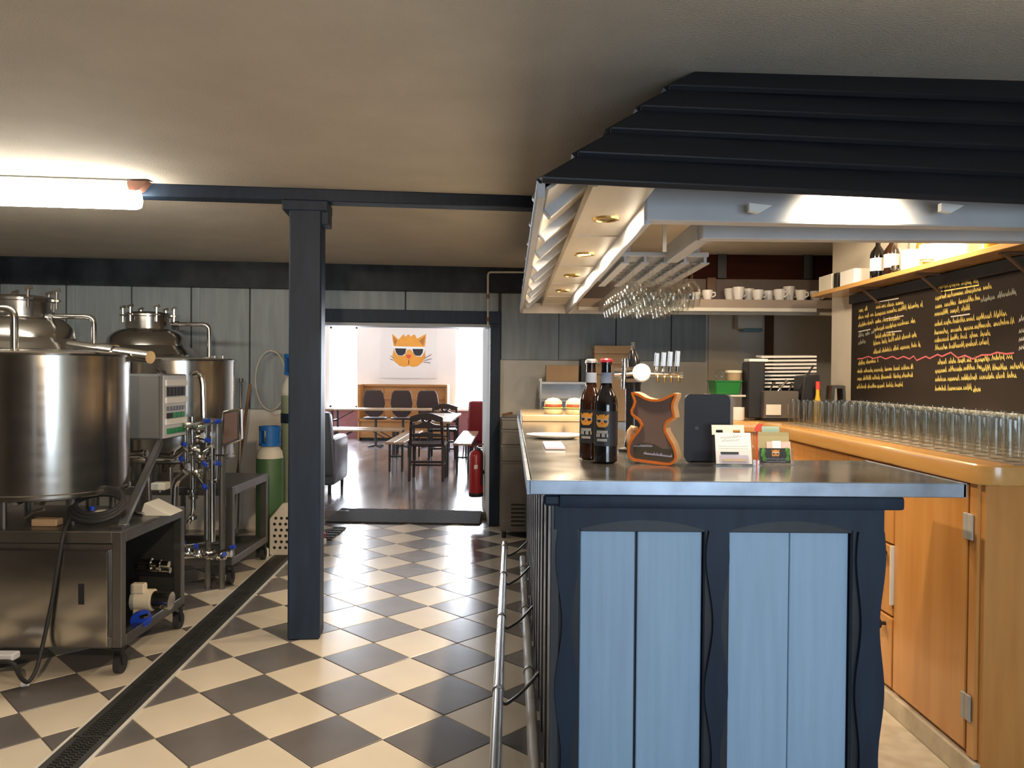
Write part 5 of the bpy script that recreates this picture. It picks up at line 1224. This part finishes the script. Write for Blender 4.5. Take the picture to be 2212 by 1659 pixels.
# ================================================================ THE FAR ROOM
FZ2 = FZ
def folding(name, label, cat, x0, x1, y0, y1, z, grp):
    t = thing(name, label, cat, ((x0 + x1) / 2, (y0 + y1) / 2, FZ2), group=grp)
    alongx = (x1 - x0) > (y1 - y0); n = 2 if (x1 - x0 if not alongx else y1 - y0) < .4 else 3
    for k in range(n):
        if alongx: MB().box(x0, x1, y0 + (y1 - y0) * k / n, y0 + (y1 - y0) * (k + 1) / n - .006, z - .028, z).build('plank', 'bench_wood', t, bevel=.003)
        else: MB().box(x0 + (x1 - x0) * k / n, x0 + (x1 - x0) * (k + 1) / n - .006, y0, y1, z - .028, z).build('plank', 'bench_wood', t, bevel=.003)
    L_ = (x1 - x0) if alongx else (y1 - y0); w_ = (y1 - y0) if alongx else (x1 - x0)
    for e in (.12, L_ - .12):
        for s in (.05, w_ - .05):
            p = (x0 + e, y0 + s) if alongx else (x0 + s, y0 + e)
            MB().box(p[0] - .014, p[0] + .014, p[1] - .014, p[1] + .014, FZ2 + .001, z - .028).build('leg', 'table_metal', t)
        a, b = ((x0 + e, y0 + .05), (x0 + e, y1 - .05)) if alongx else ((x0 + .05, y0 + e), (x1 - .05, y0 + e))
        MB().bar((*a, z - .20), (*b, z - .20), .02, .02).build('crossbar', 'table_metal', t)
        d = .34 if e < L_ / 2 else -.34
        for s in (.5,):
            p = (x0 + e, y0 + w_ * s) if alongx else (x0 + w_ * s, y0 + e); q = (p[0] + d, p[1]) if alongx else (p[0], p[1] + d)
            MB().bar((*p, z - .22), (*q, z - .03), .014, .014).build('brace', 'table_metal', t)
    return t
G = 'folding tables and benches in the far room'
folding('beer_table', 'wooden folding table standing lengthwise behind the carved chair', 'table', -1.32, -.78, 10.15, 12.3, .78, G)
folding('beer_bench', 'wooden folding bench left of the carved chair', 'bench', -1.70, -1.43, 10.6, 12.8, .47, G)
folding('beer_bench', 'sunlit folding bench right of the carved chair', 'bench', -.82 + .04, -.53, 10.5, 12.8, .47, G)
folding('beer_table', 'long folding table standing crosswise in front of the wooden settle', 'table', -3.1, -.95, 13.1, 13.6, .80, G)
folding('beer_bench', 'folding bench on the near side of the crosswise table', 'bench', -3.0, -1.75, 12.45, 12.70, .50, G)
folding('beer_bench', 'folding bench tucked close under the crosswise table', 'bench', -3.0, -1.75, 12.85, 13.08, .50, G)

def carved_chair(label, loc, rz):
    t = thing('carved_chair', label, 'chair', loc, group='carved dark chairs', rz=rz)
    for x in (-.2, .2):
        MB().bar((x, .17, 0), (x * .95, .17, .44), .035, .035, up=(0, 1, 0)).build('leg', 'chair_wood', t)
        MB().bar((x * 1.03, -.22, 0), (x, -.19, .45), .035, .035, up=(0, 1, 0)).build('leg', 'chair_wood', t)
        MB().bar((x, -.19, .45), (x * .92, -.25, .80), .035, .03, up=(0, 1, 0)).build('back_post', 'chair_wood', t)
        MB().bar((x, -.19, .2), (x, .16, .2), .02, .025).build('stretcher', 'chair_wood', t)
    MB().box(-.225, .225, -.21, .21, .43, .465).build('seat', 'chair_wood', t, bevel=.01)
    MB().bar((-.2, -.20, .24), (.2, -.20, .24), .02, .03).build('stretcher', 'chair_wood', t); MB().bar((-.19, .17, .16), (.19, .17, .16), .02, .025).build('stretcher', 'chair_wood', t)
    # pierced crest rail
    up_ = [(-.2 + .4 * i / 16, .80 + .05 * math.sin(math.pi * i / 16)) for i in range(17)]
    MB().prism(up_ + [(.2, .74), (.12, .745), (.06, .77), (0, .755), (-.06, .77), (-.12, .745), (-.2, .74)], lambda x, z: (x, -.265, z), lambda x, z: (x, -.24, z)).build('crest_rail', 'chair_wood', t)
    MB().prism([(-.2, .66), (.2, .66), (.2, .70), (.1, .71), (.05, .735), (0, .74), (-.05, .735), (-.1, .71), (-.2, .70)], lambda x, z: (x, -.255, z), lambda x, z: (x, -.232, z)).build('middle_rail', 'chair_wood', t)
    MB().prism([(-.19, .55), (.19, .55), (.19, .59), (.07, .60), (0, .615), (-.07, .60), (-.19, .59)], lambda x, z: (x, -.235, z), lambda x, z: (x, -.212, z)).build('lower_rail', 'chair_wood', t)
    for s in (-1, 1): MB().bar((s * .02, -.245, .735), (s * .06, -.252, .77), .03, .02, up=(0, 1, 0)).build('splat', 'chair_wood', t)
    return t
carved_chair('dark carved wooden chair facing away at the head of the lengthwise table', (-1.05, 9.98, FZ2), 0)
carved_chair('brown carved chair at the far end of the lengthwise table', (-1.08, 12.52, FZ2), math.pi)

# settle with high back
t = thing('wooden_settle', 'high backed orange brown wooden settle under the cat poster', 'bench', (-2.21, 15.9, FZ2))
for k in range(4):
    x0 = -3.01 + k * .43; MB().box(x0, x0 + .425, 15.98, 16.02, .50, 1.12).build('back_panel', 'settle_wood', t, bevel=.006)
MB().box(-3.02, -1.28, 15.95, 16.03, 1.12, 1.17).build('top_rail', 'settle_wood', t, bevel=.006); MB().box(-3.02, -1.28, 15.96, 15.98, .86, .93).build('mid_rail', 'settle_wood', t)
MB().box(-3.02, -1.28, 15.55, 16.0, .44, .49).build('seat', 'settle_wood', t, bevel=.006); MB().box(-3.00, -1.30, 15.58, 15.62, .12, .44).build('front_board', 'settle_wood', t)
for x in (-3.03, -1.30): MB().box(x, x + .035, 15.55, 16.03, FZ2, 1.17).build('side_panel', 'settle_wood', t, bevel=.004)
MB().box(-2.98, -1.32, 15.62, 15.9, FZ2, .12).build('plinth', 'black', t)

def shell_chair(label, loc, rz):
    t = thing('shell_chair', label, 'chair', loc, group='brown shell chairs at the crosswise table', rz=rz)
    prof = [(-.16, .62), (-.20, .80), (-.17, .98), (-.13, 1.03), (.13, 1.03), (.17, .98), (.20, .80), (.16, .62), (.08, .55), (-.08, .55)]
    MB().prism(prof, lambda x, z: (x, -.20 - .10 * (z - .55), z), lambda x, z: (x, -.175 - .10 * (z - .55), z)).build('backrest', 'shell_brown', t, bevel=.01)
    MB().prism([(-.19, .2), (.19, .2), (.21, -.1), (.13, -.20), (-.13, -.20), (-.21, -.1)], lambda x, y: (x, y, .50), lambda x, y: (x, y, .54)).build('seat', 'shell_brown', t, bevel=.01)
    MB().tube([(0, 0, .03), (0, 0, .50)], .024, 10).build('stem', 'table_metal', t)
    for k in range(4): a = R(45 + 90 * k); MB().bar((0, 0, .03), (.16 * math.cos(a), .16 * math.sin(a), .015), .04, .025).build('foot', 'table_metal', t)
    return t
for px, l in ((812, 'leftmost brown shell chair before the wooden settle'), (871, 'middle brown shell chair before the wooden settle'), (926, 'rightmost brown shell chair before the wooden settle')):
    shell_chair(l, (at(px, 880, 14.3).x, 14.3, FZ2), 0)

# cat poster
c = at(886, 760, 16.17); t = thing('cat_poster', 'pale poster of an orange cat in sunglasses on the far wall', 'poster', (c.x, 16.17, 1.5))
MB().box(at(823, 760, 16.17).x, at(941, 760, 16.17).x, 16.185, 16.198, at(880, 817, 16.17).z, at(880, 706, 16.17).z).build('paper', 'poster_paper', t)
cc = at(883, 757, 16.17); cat_flat(t, Vector((cc.x, 16.184, cc.z)), .70, th=.002)

# armchairs and extinguisher
def arm(label, x0, x1, y0, y1, hz, mat):
    t = thing('armchair', label, 'armchair', ((x0 + x1) / 2, (y0 + y1) / 2, FZ2))
    MB().box(x0 + .12, x1 - .12, y0 + .02, y1 - .02, FZ2 + .11, FZ2 + .44).build('seat', mat, t, bevel=.05, seg=3)
    MB().hexa([(x0, y0 - .02, FZ2 + .2), (x1, y0 - .02, FZ2 + .2), (x1, y0 + .2, FZ2 + .2), (x0, y0 + .2, FZ2 + .2)], [(x0 + .03, y0 - .10, hz), (x1 - .03, y0 - .10, hz), (x1 - .03, y0 + .06, hz), (x0 + .03, y0 + .06, hz)]).build('backrest', mat, t, bevel=.06, seg=3)
    for xa in (x0, x1 - .14): MB().box(xa, xa + .14, y0 + .02, y1, FZ2 + .10, FZ2 + .62).build('armrest', mat, t, bevel=.05, seg=3)
    for xa in (x0 + .06, x1 - .06):
        for ya in (y0 + .06, y1 - .06): MB().tube([(xa, ya, FZ2), (xa, ya, FZ2 + .11)], .02, 8).build('foot', 'black', t)
    return t
arm('dark red leather armchair behind the fire extinguisher', -.74, .0, 13.1, 13.85, .95, 'red_leather')
arm('dark grey leather armchair half hidden beside the doorway', -2.62, -1.93, 8.6, 9.35, .97, 'dark_leather')
p = at(1028, 1072, 7.9); X = p.x
t = thing('fire_extinguisher', 'red fire extinguisher hanging inside the doorway', 'fire extinguisher', (X, 7.9, p.z))
z0 = p.z; z1 = at(1028, 975, 7.9).z; r = .072
MB().lathe([(0, z0 + .03), (r, z0 + .03), (r, z1 - .04), (r * .85, z1 - .01), (r * .4, z1 + .015), (0, z1 + .02)], (X, 7.9, 0), 24).build('cylinder', 'red_paint', t)
MB().lathe([(0, z0), (r * .96, z0), (r * 1.02, z0 + .012), (r * 1.02, z0 + .035), (r, z0 + .04)], (X, 7.9, 0), 24).build('base_ring', 'black', t)
MB().tube([(X, 7.9, z1), (X, 7.9, z1 + .05)], .02, 10).bar((X - .02, 7.9, z1 + .05), (X + .07, 7.87, z1 + .075), .022, .012).bar((X - .02, 7.9, z1 + .035), (X + .06, 7.87, z1 + .035), .022, .01).build('valve_head', 'steel_dull', t)
MB().tube(bend([(X + .02, 7.88, z1 + .03), (X + .062, 7.85, z1 + .0), (X + .062, 7.85, z0 + .12)], .04), .011, 8).build('hose', 'black', t)
MB().prism([(X - .015, z0 + .28), (X + .018, z0 + .285), (X + .018, z0 + .325), (X - .015, z0 + .32)], lambda a, b: (a, 7.9 - r - .002, b), lambda a, b: (a, 7.9 - r + .006, b)).build('label', 'white', t)
MB().box(X + .06, X + .085, 7.93, 7.96, z0 + .22, z0 + .26).build('wall_bracket', 'black', t)
